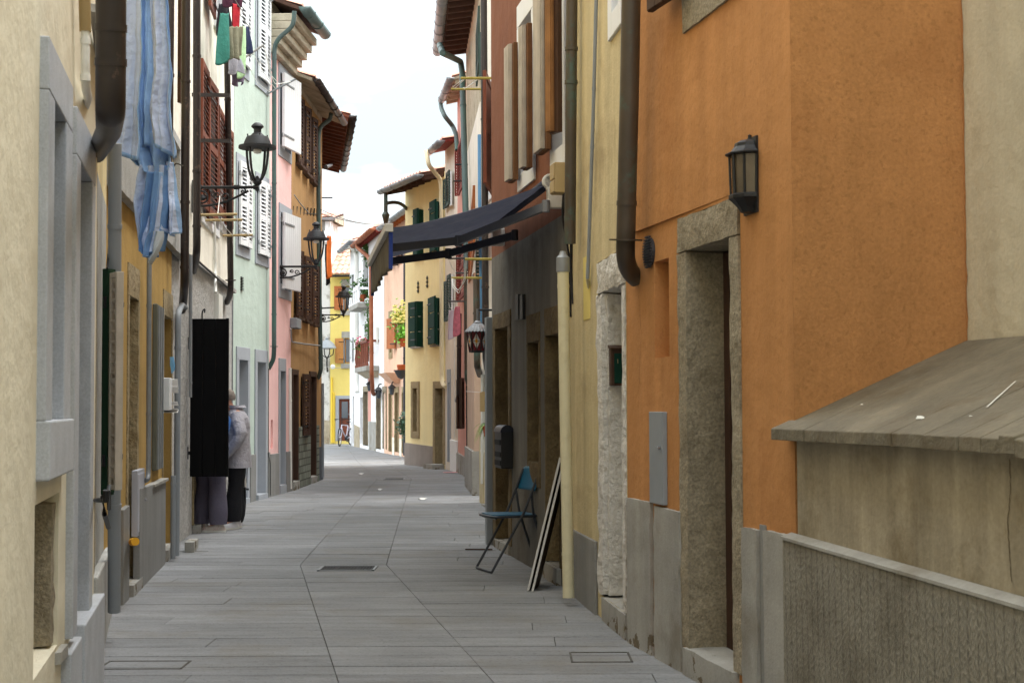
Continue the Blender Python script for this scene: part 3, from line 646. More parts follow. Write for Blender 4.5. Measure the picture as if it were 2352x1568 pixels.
h.pipe(M['grey_pipe'], [(398, 1092, .1), (397, 1283, .1)], .024, [(0, .1)], name='conduit')
h.pipe(M['brown_pipe'], [(390, -80, .14), (386, 330, .14), (382, 395, .08)], .045, [(0, .62)])
h.pipe(M['brown_pipe'], [(428, -60, .16), (424, 650, .16), (421, 690, .1), (418, 712, .02)], .043, [(0, .35), (0, .74), (0, .95)])
h.pipe(M['zinc'], [(438, 585, .14), (437, 912, .14)], .018, [(0, .4), (0, .9)], name='conduit')
h.leafpx(408, .05, 427, .12, -200, 238, M['dark_wood'], 'louver')
h.pipe(M['gas'], [(303, 1244, .01), (305, 1244, .11), (311, 1243, .16)], .03, name='gas_valve')
h.pipe(M['black'], [(380, 560, .0), (400, 372, .2), (421, 382, .3)], .006, name='washing_line')

# white house with roughcast base
h = House('plastered_house', 'white house with reddish brown louvred shutters and grey roughcast base', (-3.56, 15.12), (-4.156, 22.02), 9.6)
zl = h.Zh(490, 637)
h.opening('door', h.rc(443, 461, 800, 1205), (.06, .06, .1, 0), .02, .2, M['old_stone'], M['dark_wood'], rough=.004, step=(0, .1, M['concrete']))
for (x0, x1, yt, yb) in ((462, 500, 175, 492), (503, 524, 275, 512)):
    rc = h.rc(x0, x1, yt, yb)
    h.opening('window', rc, (.06, .06, .1, .1), .03, .14, M['white_paint'], M['red_wood'])
for (x0, x1, yt, yb, d0, d1) in ((475, 459, 165, 488, .04, .05), (476, 496, 175, 492, .05, .07), (514, 498, 272, 505, .05, .06), (515, 531, 285, 515, .05, .08)):
    h.leafpx(x0, d0, x1, d1, yt, yb, M['red_wood'], 'louver')
rc = h.rc(492, 508, -90, 46)
h.opening('window', rc, (.06, .06, .1, .1), .04, .14, M['white_paint'], M['red_wood'])
h.leafpx(491, .05, 478, .06, -80, 46, M['red_wood'], 'louver')
h.finish([(0, zl, M['rough_grey'], 'lower_wall'), (zl, 9.6, M['white'], 'wall')])
h.box('ledge', M['concrete'], 0, h.L, -.0, .05, zl-.02, zl+.03, rough=.004)
h.pipe(M['cable'], [(452, 596, .07), (480, 622, .07), (500, 640, .09), (527, 664, .07)], .012, name='cable')
h.pipe(M['white_pipe'], [(492, 495, .03), (494, 618, .03), (495, 672, .07)], .02, [(0, .8)], name='conduit')
h.box('conduit', M['white_pipe'], h.S(492, 700), h.S(501.5, 700), 0, .06, h.Zh(496, 735), h.Zh(496, 676))
h.pipe(M['brown_pipe'], [(452, -60, .16), (452, 570, .16), (450, 598, .1), (444, 622, .0)], .043, [(0, .3), (0, .72), (0, .92)])
h.pipe(M['brown_pipe'], [(521, 100, .14), (526, 420, .14), (530, 660, .14), (528, 678, .1), (521, 694, .02)], .042, [(0, .4), (1, .5)], flange=[(1, .93)])
for (x0, y0, x1, y1, d) in ((433, 218, 519, 220, .0), (443, 323, 521, 325, .0)):
    b = MB(); P = h.p(x0+8, y0, .02); Q = h.wpt(P.x, .02, P.z)
    L = (x1-x0)*Q.y/F; b.box(P.x-.02, P.x+.02, -.02-L, -.02, P.z-.02, P.z+.02); b.build('iron_bracket', M['brown_pipe'], h.root)

# mint house
h = House('plastered_house', 'pale mint green house with white louvred shutters', (-4.156, 22.05), (-3.99, 24.28), 9.6)
tg = M['trim_grey']
def shut(hh, rc, m, style='louver', n=2, d=.035, parent=None):
    w_ = (rc[1]-rc[0])/n
    hh.leaf(rc[0], rc[2], rc[3], w_-.004, 4, m, style, d=d, parent=parent, m2=M['zinc'])
    if n == 2: hh.leaf(rc[1], rc[2], rc[3], w_-.004, 176, m, style, d=d, parent=parent, m2=M['zinc'])
def swin(hh, rc, tr, m, style='louver', n=2, tm=tg, proud=.02):
    o = hh.opening('window', rc, tr, proud, .12, tm, M['white_paint'])
    shut(hh, (rc[0]-.03, rc[1]+.03, rc[2], rc[3]+.02), m, style, n, d=proud+.012, parent=o); return o
swin(h, h.rc(545, 570, 372, 562), (.1, .1, .14, .16), M['white_paint'])
swin(h, h.rc(589, 613, 415, 583), (.1, .1, .14, .16), M['white_paint'])
swin(h, h.rc(545, 568, -120, 142), (.1, .1, .14, .16), M['white_paint'])
swin(h, h.rc(589, 613, -60, 176), (.1, .1, .14, .16), M['white_paint'])
for rc in (h.rc(546.5, 567, 826, 1147), h.rc(589, 608.5, 831, 1136)):
    h.opening('door', rc, (.14, .12, .2, 0), .02, .24, tg, M['white_paint'], step=(0, .05, tg))
h.finish([(0, 9.6, M['mint'], 'wall')])
zp = h.Zh(580, 1043)
for a, c in ((0, 540), (572, 584), (614, 619)):
    h.slab('plinth', M['plinth_grey'], 0 if a == 0 else h.S(a, 1090), min(h.L, h.S(c, 1090)), zp, zp, .03)
b = MB(); c = h.p(554.5, 652, .0)
b.lathe([(.0, 0), (.001, .001)], n=4); b = MB()
for k in range(9): b.box(c.x-.06, c.x+.06, -.022, 0, c.z-.1+k*.024, c.z-.1+k*.024+.012)
b.build('vent', M['black'], h.root)
h.pipe(M['green_pipe'], [(676, 26, .52), (674, 60, .5), (640, 88, .22), (630, 108, .12), (629.5, 806, .12), (628, 826, .08), (617, 846, -.02)], .037, [(3, .04), (3, .45), (3, .88)], flange=[(3, .985)])
h.pipe(M['zinc'], [(533, 690, .03), (533, 860, .03), (532, 1020, .03)], .016, [(0, .3), (0, .8)], name='conduit')

# pink house
h = House('plastered_house', 'rose pink house with plain white plank shutters', (-3.99, 24.29), (-3.885, 25.98), 8.0)
for (x0, x1, yt, yb) in ((641, 667, 166, 336), (642, 667, 487, 662)):
    rc = h.rc(x0, x1, yt, yb)
    o = h.opening('window', (rc[0]+.02, rc[1]-.02, rc[2], rc[3]), (.1, .08, .16, .16), .02, .12, tg, M['white_paint'])
    h.leaf(rc[0], rc[2], rc[3], (rc[1]-rc[0])*.98, 7, M['white_paint'], 'plank', d=.05, parent=o, m2=M['zinc'])
h.opening('door', h.rc(642, 654, 852, 1114), (.1, .02, .22, 0), .02, .3, tg, M['dark_wood'], step=(0, .04, tg))
h.opening('niche', h.rc(622, 627, 964, 1030), depth=.08, bm_=M['rosy'])
h.finish([(0, 8.0, M['pink'], 'wall')])
for a, c in ((618, 638), (656, 668)): h.slab('plinth', M['plinth_grey'], max(0, h.S(a, 1080)), min(h.L, h.S(c, 1080)), h.Zh(630, 1041), h.Zh(630, 1041), .03)
b = MB()                                     # stepped stone cornice
zt = 7.95
for k in range(5):
    b.box(-.02, h.L+.05, -.1-.085*k, .0, zt-.62+k*.13, zt-.62+(k+1)*.13-.004)
b.build('cornice', M['pale_soffit'], h.root, bevel=.012)
h.roof(zt+.06, ov=.5, rafters=False, gr=.1, gm=M['green_pipe'])
h.pipe(M['cable'], [(617, 846, .02), (616.5, 1046, .02), (621, 1060, .04), (621, 1137, .04)], .006, name='cable')
h.pipe(M['white_pipe'], [(666, 845, .02), (667, 1122, .02)], .03, [(0, .27)], name='conduit')

# tan house
h = House('plastered_house', 'tan house with dark brown shutters and stone cladding at street level', (-3.885, 26.0), (-3.86, 30.0), 7.25)
for (x0, x1, yt, yb) in ((679, 690, 222, 372), (695, 706, 243, 392), (711, 721, 268, 412), (675, 688, 573, 724), (694.5, 707, 587, 732), (712, 724, 608, 740)):
    rc = h.rc(x0, x1, yt, yb)
    o = h.opening('window', (rc[0]+.05, rc[1]-.05, rc[2]+.05, rc[3]-.05), depth=.1, bm_=M['dark_wood'])
    w_ = (rc[1]-rc[0])/2
    h.leaf(rc[0], rc[2], rc[3], w_, 10, M['dark_wood'], 'louver', parent=o); h.leaf(rc[1], rc[2], rc[3], w_, 168, M['dark_wood'], 'louver', parent=o)
    h.box('sill', M['dark_wood'], rc[0]-.03, rc[1]+.03, 0, .1, rc[2]-.06, rc[2]-.005, parent=o)
for (x0, x1, yt, yb) in ((670, 681, 860, 1106), (711, 722.5, 864, 1095)):
    h.opening('door', h.rc(x0, x1, yt, yb), (.1, .1, .1, 0), .03, .22, M['dark_wood'], M['dark_wood'], step=(0, .06, M['concrete']))
rc = h.rc(690, 703, 858, 1000)
o = h.opening('window', (rc[0]+.05, rc[1]-.05, rc[2]+.05, rc[3]-.05), depth=.1, bm_=M['dark_wood'])
w_ = (rc[1]-rc[0])/2
h.leaf(rc[0], rc[2], rc[3], w_, 10, M['dark_wood'], 'louver', parent=o); h.leaf(rc[1], rc[2], rc[3], w_, 168, M['dark_wood'], 'louver', parent=o)
h.finish([(0, 7.25, M['brown'], 'wall')])
zc = h.Zh(690, 980)
for a, c in ((682.5, 709), (724, 729)): h.slab('stone_cladding', M['cladding'], h.S(a, 1040), h.S(c, 1040), zc, zc, .04, bevel=.004)
h.box('stone_cladding', M['cladding'], h.S(690, 1040), h.S(703, 1040), 0, .035, h.Zh(696, 1090), rc[2]-.05)
h.slab('plinth', mat('dark_blue_grey_plinth', (86, 92, 100), rough=.8, var=.1, vs=3), h.S(729.5, 1040), h.L, h.Zh(733, 1026), h.Zh(733, 1026), .035)
h.roof(7.2, ov=.38, rafters=False, sm=M['pale_soffit'], gm=M['brown_pipe'], gr=.07)
h.pipe(M['green_pipe'], [(760, 262, .32), (758, 276, .28), (736, 290, .12), (731, 312, .1), (732, 560, .1), (737, 850, .1), (733, 862, .05), (730, 868, -.02)], .042, [(3, .3), (4, .5), (4, .9)])
h.pipe(M['grey_pipe'], [(741, 880, .05), (741, 1096, .05)], .03, [(0, .2), (0, .75)], name='conduit')
h.box('junction_box', M['grey_pipe'], h.S(666, 742), h.S(677, 742), 0, .12, h.Zh(670, 754), h.Zh(670, 731), bevel=.01)
h.pipe(M['grey_cable'], [(668, 755, .06), (670, 785, .05), (700, 790, .05), (738, 794, .1)], .014, name='cable')
h.pipe(M['grey_cable'], [(676, 448, .05), (690, 468, .12), (708, 488, .14)], .01, name='cable')

# hidden house beyond, deep eaves
h = House('plastered_house', 'house beyond the tan one showing only its deep dark eaves', (-3.93, 30.03), (-4.9, 36.8), 7.5)
h.opening('window', (1.2, 2.1, 3.6, 5.0), (.1, .1, .1, .1), .02, .15, tg, M['dark_wood'])
h.opening('door', (3.2, 4.2, .1, 2.3), (.1, .1, .1, 0), .02, .2, tg, M['dark_wood'])
h.finish([(0, 7.5, M['brown'], 'wall')])
h.roof(7.35, ov=.62, slope=.3, sm=mat('brown_eave_boards', (106, 62, 44), rough=.85, var=.3, vs=5), gm=M['brown_pipe'], gr=.08)
h.pipe(M['brown_pipe'], [(770, 368, .55), (762, 378, .4), (748, 384, .1)], .04)

# far end of the lane: old white wall and lemon house
h = House('plastered_house', 'old house with peeling white plaster at the far end of the lane', (-11.5, 57.6), (-7.03, 57.1), 8.6, depth=1.3)
h.opening('window', (1.0, 1.8, 3.4, 4.8), (.1, .1, .1, .1), .02, .15, tg, M['dark_wood'])
h.finish([(0, 8.6, M['old_white'], 'wall')])
h.slab('plinth', M['bare'], 0, h.L-.02, 1.0, .9, .03)
b = MB(); c = h.p(757, 590, .2)
for (x0, x1, y0, y1) in ((742, 766, 545, 556), (746, 762, 530, 545), (748, 760, 508, 530)):
    b.box(h.S(x0, y0), h.S(x1, y0), -.1, .35, h.Zh(x0, y1), h.Zh(x0, y0))
b.build('corner_cornice', M['bright_white'], h.root, bevel=.01)  # stepped cornice at the corner of the wall
h.roof(8.62, ov=.3, slope=.22, depth=1.4, s0=0, s1=h.S(771, 480), gm=M['zinc'], rafters=False)
h = House('plastered_house', 'lemon yellow house closing the far end of the lane', (-7.02, 57.1), (-4.4, 56.9), 6.45)
for (x0, x1, yt, yb, lx0, lx1) in ((790, 806, 657, 712, 770, 789), (791, 806, 777, 834, 772, 790.5)):
    rc = h.rc(x0, x1, yt, yb)
    o = h.opening('window', rc, (.06, .06, .0, .0), .015, .14, tg, M['honey_wood'])
    h.leaf(rc[0]-.03, rc[2], rc[3], rc[0]-h.S(lx0, yt), 172, M['honey_wood'] if yt > 700 else M['orange_wood'], 'plank', parent=o)
    h.box('lintel', M['concrete'], rc[0]-.1, rc[1]+.1, -.05, .05, rc[3]+.02, rc[3]+.26, parent=o); h.box('sill', M['concrete'], rc[0]-.12, rc[1]+.1, -.05, .08, rc[2]-.2, rc[2]-.02, parent=o)
rc = h.rc(778.5, 806, 916, 1012)
o = h.opening('door', rc, (.13, .13, .13, 0), .02, .1, tg, M['red_wood'])
h.box('pane', M['glass'], rc[0]+.1, rc[1]-.12, -.06, -.02, h.Zh(785, 960), h.Zh(785, 922), parent=o)
h.finish([(0, 6.45, M['bright_yellow'], 'wall')])
h.roof(6.42, ov=.35, slope=.58, depth=2.6, rafters=False, sm=M['bright_yellow'], gm=M['brown_pipe'], gr=.08)
h.pipe(mat('yellow_painted_pipe', (232, 200, 70), rough=.5), [(762, 866, .04), (763, 1016, .04)], .035, [(0, .35), (0, .8)], name='gas_pipe')
h.pipe(mat('yellow_painted_pipe', (232, 200, 70)), [(763, 902, .04), (767, 901, .04), (767, 1016, .04)], .03, name='gas_pipe')

# ------------------------------------------------------------ RIGHT SIDE, far to near
# pale whitewashed house
h = House('whitewashed_house', 'tall whitewashed house beside the lemon one at the far bend', (-6.02, 54.9), (-5.16, 51.25), 7.15)
swin(h, h.rc(808, 812.5, 632, 690), (0, 0, 0, 0), M['white_paint'], n=1)
swin(h, h.rc(809, 812.5, 775, 830), (0, 0, 0, 0), M['white_paint'], n=1)
for (x0, x1, yt, yb) in ((810, 813.5, 910, 1018), (827, 833, 912, 1020)):
    h.opening('door', h.rc(x0, x1, yt, yb), depth=.2, bm_=M['dark_wood'])
h.finish([(0, 7.15, M['bright_white'], 'wall')])
h.slab('plinth', M['bare'], h.S(814.5, 1000), h.S(826.5, 1000), h.Zh(820, 975), h.Zh(820, 980), .02)
h.roof(7.15, ov=.3, sm=M['white'], gm=M['zinc'], gr=.1, rafters=False)
h.pipe(M['white_pipe'], [(802, 553, .36), (804, 565, .34), (815, 578, .1), (818.5, 590, .08), (818.5, 885, .08), (820, 900, .08)], .07, [(3, .1), (3, .5), (3, .85)])
# white house with balconies
h = House('whitewashed_house', 'white house with brown balcony and rusty downpipe at the far bend', (-5.15, 51.2), (-4.0, 46.15), 6.95)
for (x0, x1, yt, yb) in ((835, 845, 900, 1022), (865, 874, 905, 1030), (880, 886, 902, 1030)):
    h.opening('door', h.rc(x0, x1, yt, yb), (.12, .12, .2, 0), .015, .25, M['old_stone_grey'], M['dark_wood'], rough=.01)
h.opening('window', h.rc(837, 848, 745, 832), depth=.15)
h.opening('window', h.rc(832, 846, 590, 690), depth=.15)
h.finish([(0, 6.95, M['bright_white'], 'wall')])
h.slab('plinth', M['concrete'], h.S(848, 1010), h.S(864, 1010), h.Zh(855, 968), h.Zh(855, 968), .02)
h.box('painted_patch', M['rosy'], h.S(846, 980), h.S(852, 980), 0, .012, .95, h.Zh(849, 862))
h.roof(6.95, ov=.27, sm=M['red_soffit'], gm=mat('rusty_gutter', (150, 92, 66), rough=.7, var=.25, vs=4), gr=.1)
for (x0, x1, yt, yb, mm, nm) in ((840, 869, 780, 840, M['red_wood'], 'balcony'), (825, 848, 660, 696, M['bright_white'], 'balcony')):
    a, c = h.S(x0+3, yb), h.S(x1+2, yb); z0, z1 = h.Zh(x1, yb), h.Zh(x1, yt)
    b = MB(); b.box(a, c, -.42, -.001, z0-.16, z0); bo = b.build(nm, M['concrete'], h.root, bevel=.01)
    k = MB(); k.box(a+.02, c-.02, -.41, -.34, z1-.08, z1)
    n = 7 if yt > 700 else 5
    for i in range(n):
        x = a+.08+(c-a-.16)*i/(n-1)
        k.lathe([(.05, 0), (.05, .06), (.028, .1), (.055, .3), (.03, .5), (.03, .62), (.05, z1-z0-.1)], (x, -.375, z0), 8)
    k.box(a+.02, a+.08, -.4, -.001, z1-.08, z1); k.box(c-.08, c-.02, -.4, -.001, z1-.08, z1)
    k.build('balustrade', mm, bo, smooth=True)
    if yt < 700: continue
    br = MB(); br.hexa([(a+.2,-.08,z0-.36),(c-.2,-.08,z0-.36),(c-.2,-.001,z0-.36),(a+.2,-.001,z0-.36)], [(a+.1,-.36,z0-.161),(c-.1,-.36,z0-.161),(c-.1,-.001,z0-.161),(a+.1,-.001,z0-.161)]); br.build('corbel', M['pale_soffit'], bo)
h.pipe(mat('rusty_gutter', (150, 92, 66)), [(820, 556, .36), (820, 568, .36), (846, 590, .1), (852, 610, .5), (853.5, 860, .5), (856, 900, .3), (859, 905, .1)], .065, [(3, .3), (3, .8)])
h.pipe(M['white_pipe'], [(867, 750, .06), (866, 790, .06)], .05, [(0, .5)])
# peach house
h = House('plastered_house', 'peach house with a climbing yellow flower box at the bend', (-3.98, 46.1), (-2.5, 40.3), 6.85)
for (x0, x1, yt, yb) in ((893, 903, 585, 620), (917, 928, 560, 610)):
    rc = h.rc(x0, x1, yt, yb); o = h.opening('window', rc, depth=.12, bm_=M['white_paint'])
    h.leaf(rc[0], rc[2], rc[3], .35, 150, M['dark_wood'], 'louver', parent=o); h.leaf(rc[1], rc[2], rc[3], .35, 30, M['dark_wood'], 'louver', parent=o)
rc = h.rc(896, 900, 728, 810); h.opening('window', rc, (.2, .12, .18, .18), .02, .15, M['old_stone'], M['dark_wood'])
rc = h.rc(912, 922, 730, 800); o = h.opening('window', rc, depth=.12); h.leaf(rc[0], rc[2], rc[3], .6, 165, M['orange_wood'], 'plank', parent=o)
for (x0, x1, yt, yb) in ((894.5, 899.5, 903, 1036), (908, 915, 902, 1037), (925, 931, 902, 1040)):
    h.opening('door', h.rc(x0, x1, yt, yb), (.12, .12, .18, 0), .02, .3, M['old_stone'], M['dark_wood'], rough=.008)
h.finish([(0, 6.85, M['peach'], 'wall')])
for a, c in ((902, 906.5), (918, 923.5)): h.slab('plinth', M['white'], h.S(a, 1020), h.S(c, 1020), h.Zh(905, 1004), h.Zh(905, 1006), .02)
h.roof(6.82, ov=.25, s0=h.S(897, 500), sm=M['orange_wood'], gm=M['zinc'], gr=.1)
h.pipe(M['dark_alu'], [(931, 600, .06), (930.5, 1046, .06)], .06, [(0, .5)])
c = h.p(911, 880, .0); b = MB(); b.hexa([(c.x-.5,-.15,c.z),(c.x+.5,-.15,c.z),(c.x+.5,-.001,c.z),(c.x-.5,-.001,c.z)], [(c.x-.7,-.45,c.z+.3),(c.x+.7,-.45,c.z+.3),(c.x+.7,-.001,c.z+.3),(c.x-.7,-.001,c.z+.3)]); b.build('door_hood', M['peach'], h.root)

# butter yellow house
h = House('plastered_house', 'butter yellow house with dark green shutters and ornate gutter bracket', gnd(931, 1067)[:2], gnd(1022, 1077)[:2], 6.95)
for (x0, x1, yt, yb, LF) in ((954, 971, 485, 590, ((951, .04, 962, .05), (973, .05, 962.5, .2))), (996, 1011, 468, 578, ((989, .05, 1003, .12), (1012.5, .05, 1005, .2))), (951, 971, 695, 794, ((957, .04, 940, .05), (972, .05, 957.5, .22))), (996, 1012, 688, 790, ((986, .05, 1001.5, .2), (1013.5, .04, 1003.5, .22)))):
    rc = h.rc(x0, x1, yt, yb)
    o = h.opening('window', rc, depth=.14, bm_=M['white_paint'])
    for k_, q in enumerate(LF): h.leafpx(*q, yt-3, yb+2, M['green_paint'] if k_ == 0 or yt < 690 or x0 < 980 else M['old_green'], 'panel', parent=o)
    h.box('sill', M['concrete'], rc[0]-.06, rc[1]+.06, 0, .08, rc[2]-.07, rc[2]-.022, parent=o)
os_ = M['old_stone']
h.opening('window', h.rc(950, 959.5, 892, 990), (.14, .14, .17, .17), .03, .28, os_, M['dark_wood'], rough=.006)
h.opening('door', h.rc(1001, 1019, 892, 1064), (.14, .14, .17, 0), .03, .3, os_, M['dark_wood'], rough=.006, step=(0, .3, M['concrete']))
h.finish([(0, 6.95, M['cream_house'], 'wall')])
h.slab('plinth', mat('taupe_plinth', (150, 142, 136), rough=.9, var=.1, vs=2, bump=.3, bs=60, streak=.1), 0, h.S(996, 1040), h.Zh(932, 1016), h.Zh(997, 1025), .03)
h.roof(6.78, ov=.55, slope=.3, gm=M['zinc'], gr=.1)
h.pipe(mat('cream_painted_pipe', (236, 222, 186), rough=.5, var=.05), [(979, 346, .6), (982, 364, .6), (985, 380, .58), (1010, 410, .12), (1013.5, 430, .08), (1014.5, 872, .08), (1018, 884, .1), (1024, 888, .1)], .05, [(3, .05), (3, .5), (3, .9)])
for (x, y) in ((960, 660), (981, 648)):
    b = MB(); c = h.p(x, y, .02); b.lathe([(.01, -.14), (.035, -.09), (.012, -.04), (.035, 0), (.012, .05), (.03, .1), (.005, .16)], c, 8); b.build('wall_tie', M['bronze_pipe'], h.root)
b = MB(); c = h.p(886, 440, .62); d = h.p(934, 480, .0)
b.tube([c, c+Vector((0, 0, -.55))], .05, 10); b.lathe([(.05, 0), (.1, -.08), (.05, -.28), (.015, -.32), (.03, -.4), (.0, -.5)][::-1], c+Vector((0, 0, -.5)), 10)
b.tube(arc(c+Vector((0, 0, -.3)), (d.x+.35, -.3, c.z-.2), d, 8), .045, 10); b.build('spout_bracket', M['bronze_pipe'], h.root, smooth=True)

# white house, green louvres
h = House('plastered_house', 'offwhite house with faded green shutters and deep red eaves', gnd(1023, 1077.5)[:2], gnd(1052, 1084)[:2], 7.6)
for (x0, x1, yt, yb) in ((1026, 1034, 410, 478), (1028, 1036, 645, 738)):
    rc = h.rc(x0, x1, yt, yb); o = h.opening('window', rc, depth=.14, bm_=M['white_paint'])
    h.leafpx(x0, .05, x0-6, .06, yt, yb, M['old_green'], 'louver', parent=o, hinge=False); h.leafpx(x0+1, .05, x0+8, .08, yt-12, yb-2, M['old_green'], 'louver', parent=o, hinge=False)
    h.leafpx(x0+9, .05, x0+13, .05, yt-14, yb-4, M['white_paint'], 'louver', parent=o, hinge=False)
h.opening('door', h.rc(1031, 1034, 878, 1060), (.15, .1, .3, 0), .02, .2, tg, M['dark_wood'])
h.finish([(0, 7.6, M['offwhite'], 'wall')])
h.slab('plinth', M['bright_white'], h.S(1036, 1040), h.L-.01, h.Zh(1032, 1008), h.Zh(1045, 1012), .03)
h.roof(7.32, ov=.3, slope=.25, sm=M['red_soffit'], gm=M['zinc'], gr=.09, rafters=False)
h.pipe(M['white_pipe'], [(1044, 640, .03), (1044, 1005, .03)], .014, [(0, .3), (0, .5), (0, .8)], name='conduit')
# pink house, red shutters
h = House('plastered_house', 'slim rose house with oxblood shutters next to the offwhite one', gnd(1052, 1084)[:2], gnd(1075, 1095)[:2], 8.3)
for (x0, x1, yt, yb) in ((1052, 1066, 345, 450), (1055, 1068, 560, 690)):
    rc = h.rc(x0, x1, yt, yb); o = h.opening('window', rc, depth=.14, bm_=M['white_paint'])
    h.leafpx(x0+1, .05, x0-5, .1, yt, yb, M['red_soffit'], 'louver', parent=o, hinge=False); h.leafpx(x0+3, .05, x0+14, .1, yt-10, yb, M['red_soffit'], 'louver', parent=o, hinge=False)
rc = h.rc(1056, 1067, 870, 984); o = h.opening('window', rc, depth=.14)
h.leafpx(1059, .04, 1051.5, .12, 872, 984, M['dark_wood'], 'plank', parent=o); h.leafpx(1067, .04, 1060, .14, 868, 984, M['dark_wood'], 'plank', parent=o)
h.finish([(0, 8.3, M['rosy'], 'wall')])
h.slab('plinth', M['concrete'], 0, h.L*.98, h.Zh(1058, 1040), h.Zh(1070, 1050), .04)
h.roof(8.25, ov=.28, sm=M['pale_soffit'], gm=M['zinc'], gr=.08)
h.pipe(M['brown_pipe'], [(1055, 720, .1), (1054, 905, .1), (1050, 920, .02)], .05, [(0, .4)])
h.pipe(M['green_pipe'], [(1011, 226, .36), (1014, 250, .36), (1022, 268, .32), (1040, 290, .12), (1048, 310, .08), (1050, 345, .08)], .05)
h.pipe(M['bronze_pipe'], [(1064, 250, .1), (1070, 500, .1), (1073, 868, .1), (1077, 886, .0)], .055, [(0, .3), (1, .3), (1, .7)])
h.pipe(M['black'], [(1075, 886, .06), (1076.5, 1092, .06)], .045, [(0, .1), (0, .35), (0, .8)], name='cast_iron_downpipe')
# old stone house
h = House('plastered_house', 'house of patched bare masonry and pale plaster behind the red lantern', (-.93, 30.3), (-.53, 24.8), 8.9)
for (x0, x1, yt, yb, m_) in ((1078, 1092, 552, 663, M['orange_wood']), (1096, 1103, 80, 200, M['old_green'])):
    rc = h.rc(x0, x1, yt, yb); o = h.opening('window', rc, depth=.14, bm_=M['white_paint'])
    h.leafpx(x0+1, .05, x1, .28 if yt > 300 else .1, yt, yb, m_, 'louver', parent=o, hinge=False); h.leafpx(x1+11, .05, x1+1, .12, yt-4, yb-14, M['old_green'], 'louver', parent=o, hinge=False)
h.opening('door', h.rc(1081, 1086, 900, 1098), depth=.2)
h.finish([(0, 3.0, M['offwhite'], 'lower_wall'), (3.0, 6.6, M['offwhite'], 'wall'), (6.6, 8.9, M['bare'], 'upper_wall')])
h.box('pilaster', mat('pinkish_pilaster', (196, 170, 150), rough=.9, var=.1, vs=3, bump=.4, bs=30), h.S(1088, 900), h.S(1106, 900), 0, .12, h.Zh(1097, 1030), h.Zh(1097, 640))
h.box('pilaster_base', M['concrete'], h.S(1087, 1080), h.S(1107, 1080), 0, .16, -.05, h.Zh(1097, 1030), rough=.006)
h.roof(8.72, ov=.5, slope=.22, gm=M['zinc'], gr=.1)
h.pipe(M['green_pipe'], [(1010, 104, .58), (1016, 122, .56), (1042, 134, .3), (1058, 142, .12), (1062, 170, .1), (1068, 420, .1), (1072, 620, .1)], .06, [(0, .5), (4, .3)])
h.pipe(mat('blue_plastic_pipe', (96, 144, 186), rough=.5, var=.08), [(1102, 310, .1), (1103, 480, .1), (1106, 640, .1), (1106, 780, .1)], .035, [(1, .4), (2, .4)], name='blue_pipe')
h.pipe(M['bronze_pipe'], [(1094, 640, .2), (1096, 840, .2), (1102, 860, .1)], .05, [(0, .4)])
h.pipe(M['white_pipe'], [(1109, 860, .1), (1108.5, 1110, .1)], .03, [(0, .2), (0, .7)], name='conduit')
# cream house just past the awning
h = House('plastered_house', 'cream house just past the awning, reddish shutter and fat brown downpipe', gnd(1107, 1153)[:2], (.33, 16.6), 8.9)
rc = h.rc(1122, 1137, 215, 450)
o = h.opening('window', rc, (.08, .08, .1, .1), .02, .14, M['white_paint'], M['red_wood']); h.leafpx(1136, .05, 1117, .3, 205, 450, M['red_wood'], 'plank', parent=o)
h.opening('door', h.rc(1117, 1125, 850, 1155), (.1, .1, .15, 0), .02, .2, M['white'], M['dark_wood'], step=(0, .08, M['concrete']))
h.finish([(0, 8.9, M['offwhite'], 'wall')])
h.roof(8.9, ov=.4, gm=M['zinc'], rafters=False)
h.slab('plinth', mat('tan_plinth', (186, 172, 136), rough=.9, var=.1, vs=3), 0, h.S(1116, 1100), 1.02, 1.02, .04)
h.pipe(M['brown_pipe'], [(1111, -60, .22), (1114, 500, .22), (1115.5, 820, .22), (1119, 845, .12), (1124, 862, .0)], .047, [(0, .6), (1, .5)], flange=[(1, .96)])

# rust house with the awning
h = House('rendered_house', 'rust coloured house with grey ground floor under the navy awning', (-.216, 15.9), (.462, 11.98), 8.6)
R3 = h
zz_ = h.Zh(1215, 541)
for (x0, x1, yt, yb) in ((1196, 1225, 62, 402), (1272, 1296, -120, 352)):
    rc = h.rc(x0, x1, yt, yb, 'l')
    h.opening('window', rc, (.1, .1, .22, .16), .02, .16, M['white_paint'], M['red_wood'])
for (x0, d0, x1, d1, yt, yb) in ((1177, .095, 1166, .105, 100, 412), (1209, .1, 1199.5, .11, 56, 384), (1251, .095, 1233, .105, -24, 342), (1273, .12, 1260, .15, -60, 302)):
    o = h.leafpx(x0, d0, x1, d1, yt, yb, M['weathered_wood'] if x0 > 1270 else M['grey_wood'], 'plank', th=.026, hinge=False)
    ym = max((yt+yb)/2, 60); a0, a1 = h.S(x0, ym, d0), h.S(x1, ym, d1); wd = math.hypot(a1-a0, d1-d0); a = math.atan2(d1-d0, a1-a0)
    T = Matrix.Translation((a0, -d0, 0)) @ Matrix.Rotation(-a, 4, 'Z') @ Matrix.Diagonal((1, -1, 1, 1)); z0, z1 = h.Zh(x0, yb, d0), h.Zh(x0, yt, d0)
    e = MB(); e.box(-.05, wd*.97, .001, .045, z0-.012, z1+.006, T); e.build('backing_board', M['dark_wood'] if x0 > 1270 else M['brown_edge'], o, bevel=.004)
    e = MB(); zc = z0*.45+z1*.55; e.tube([T @ Vector((wd+.008, .0, zc-.4)), T @ Vector((wd+.008, .0, zc+.5))], .006, 6); e.box(wd, wd+.02, -.02, .02, zc-.06, zc+.06, T); e.build('bolt', M['black'], o)
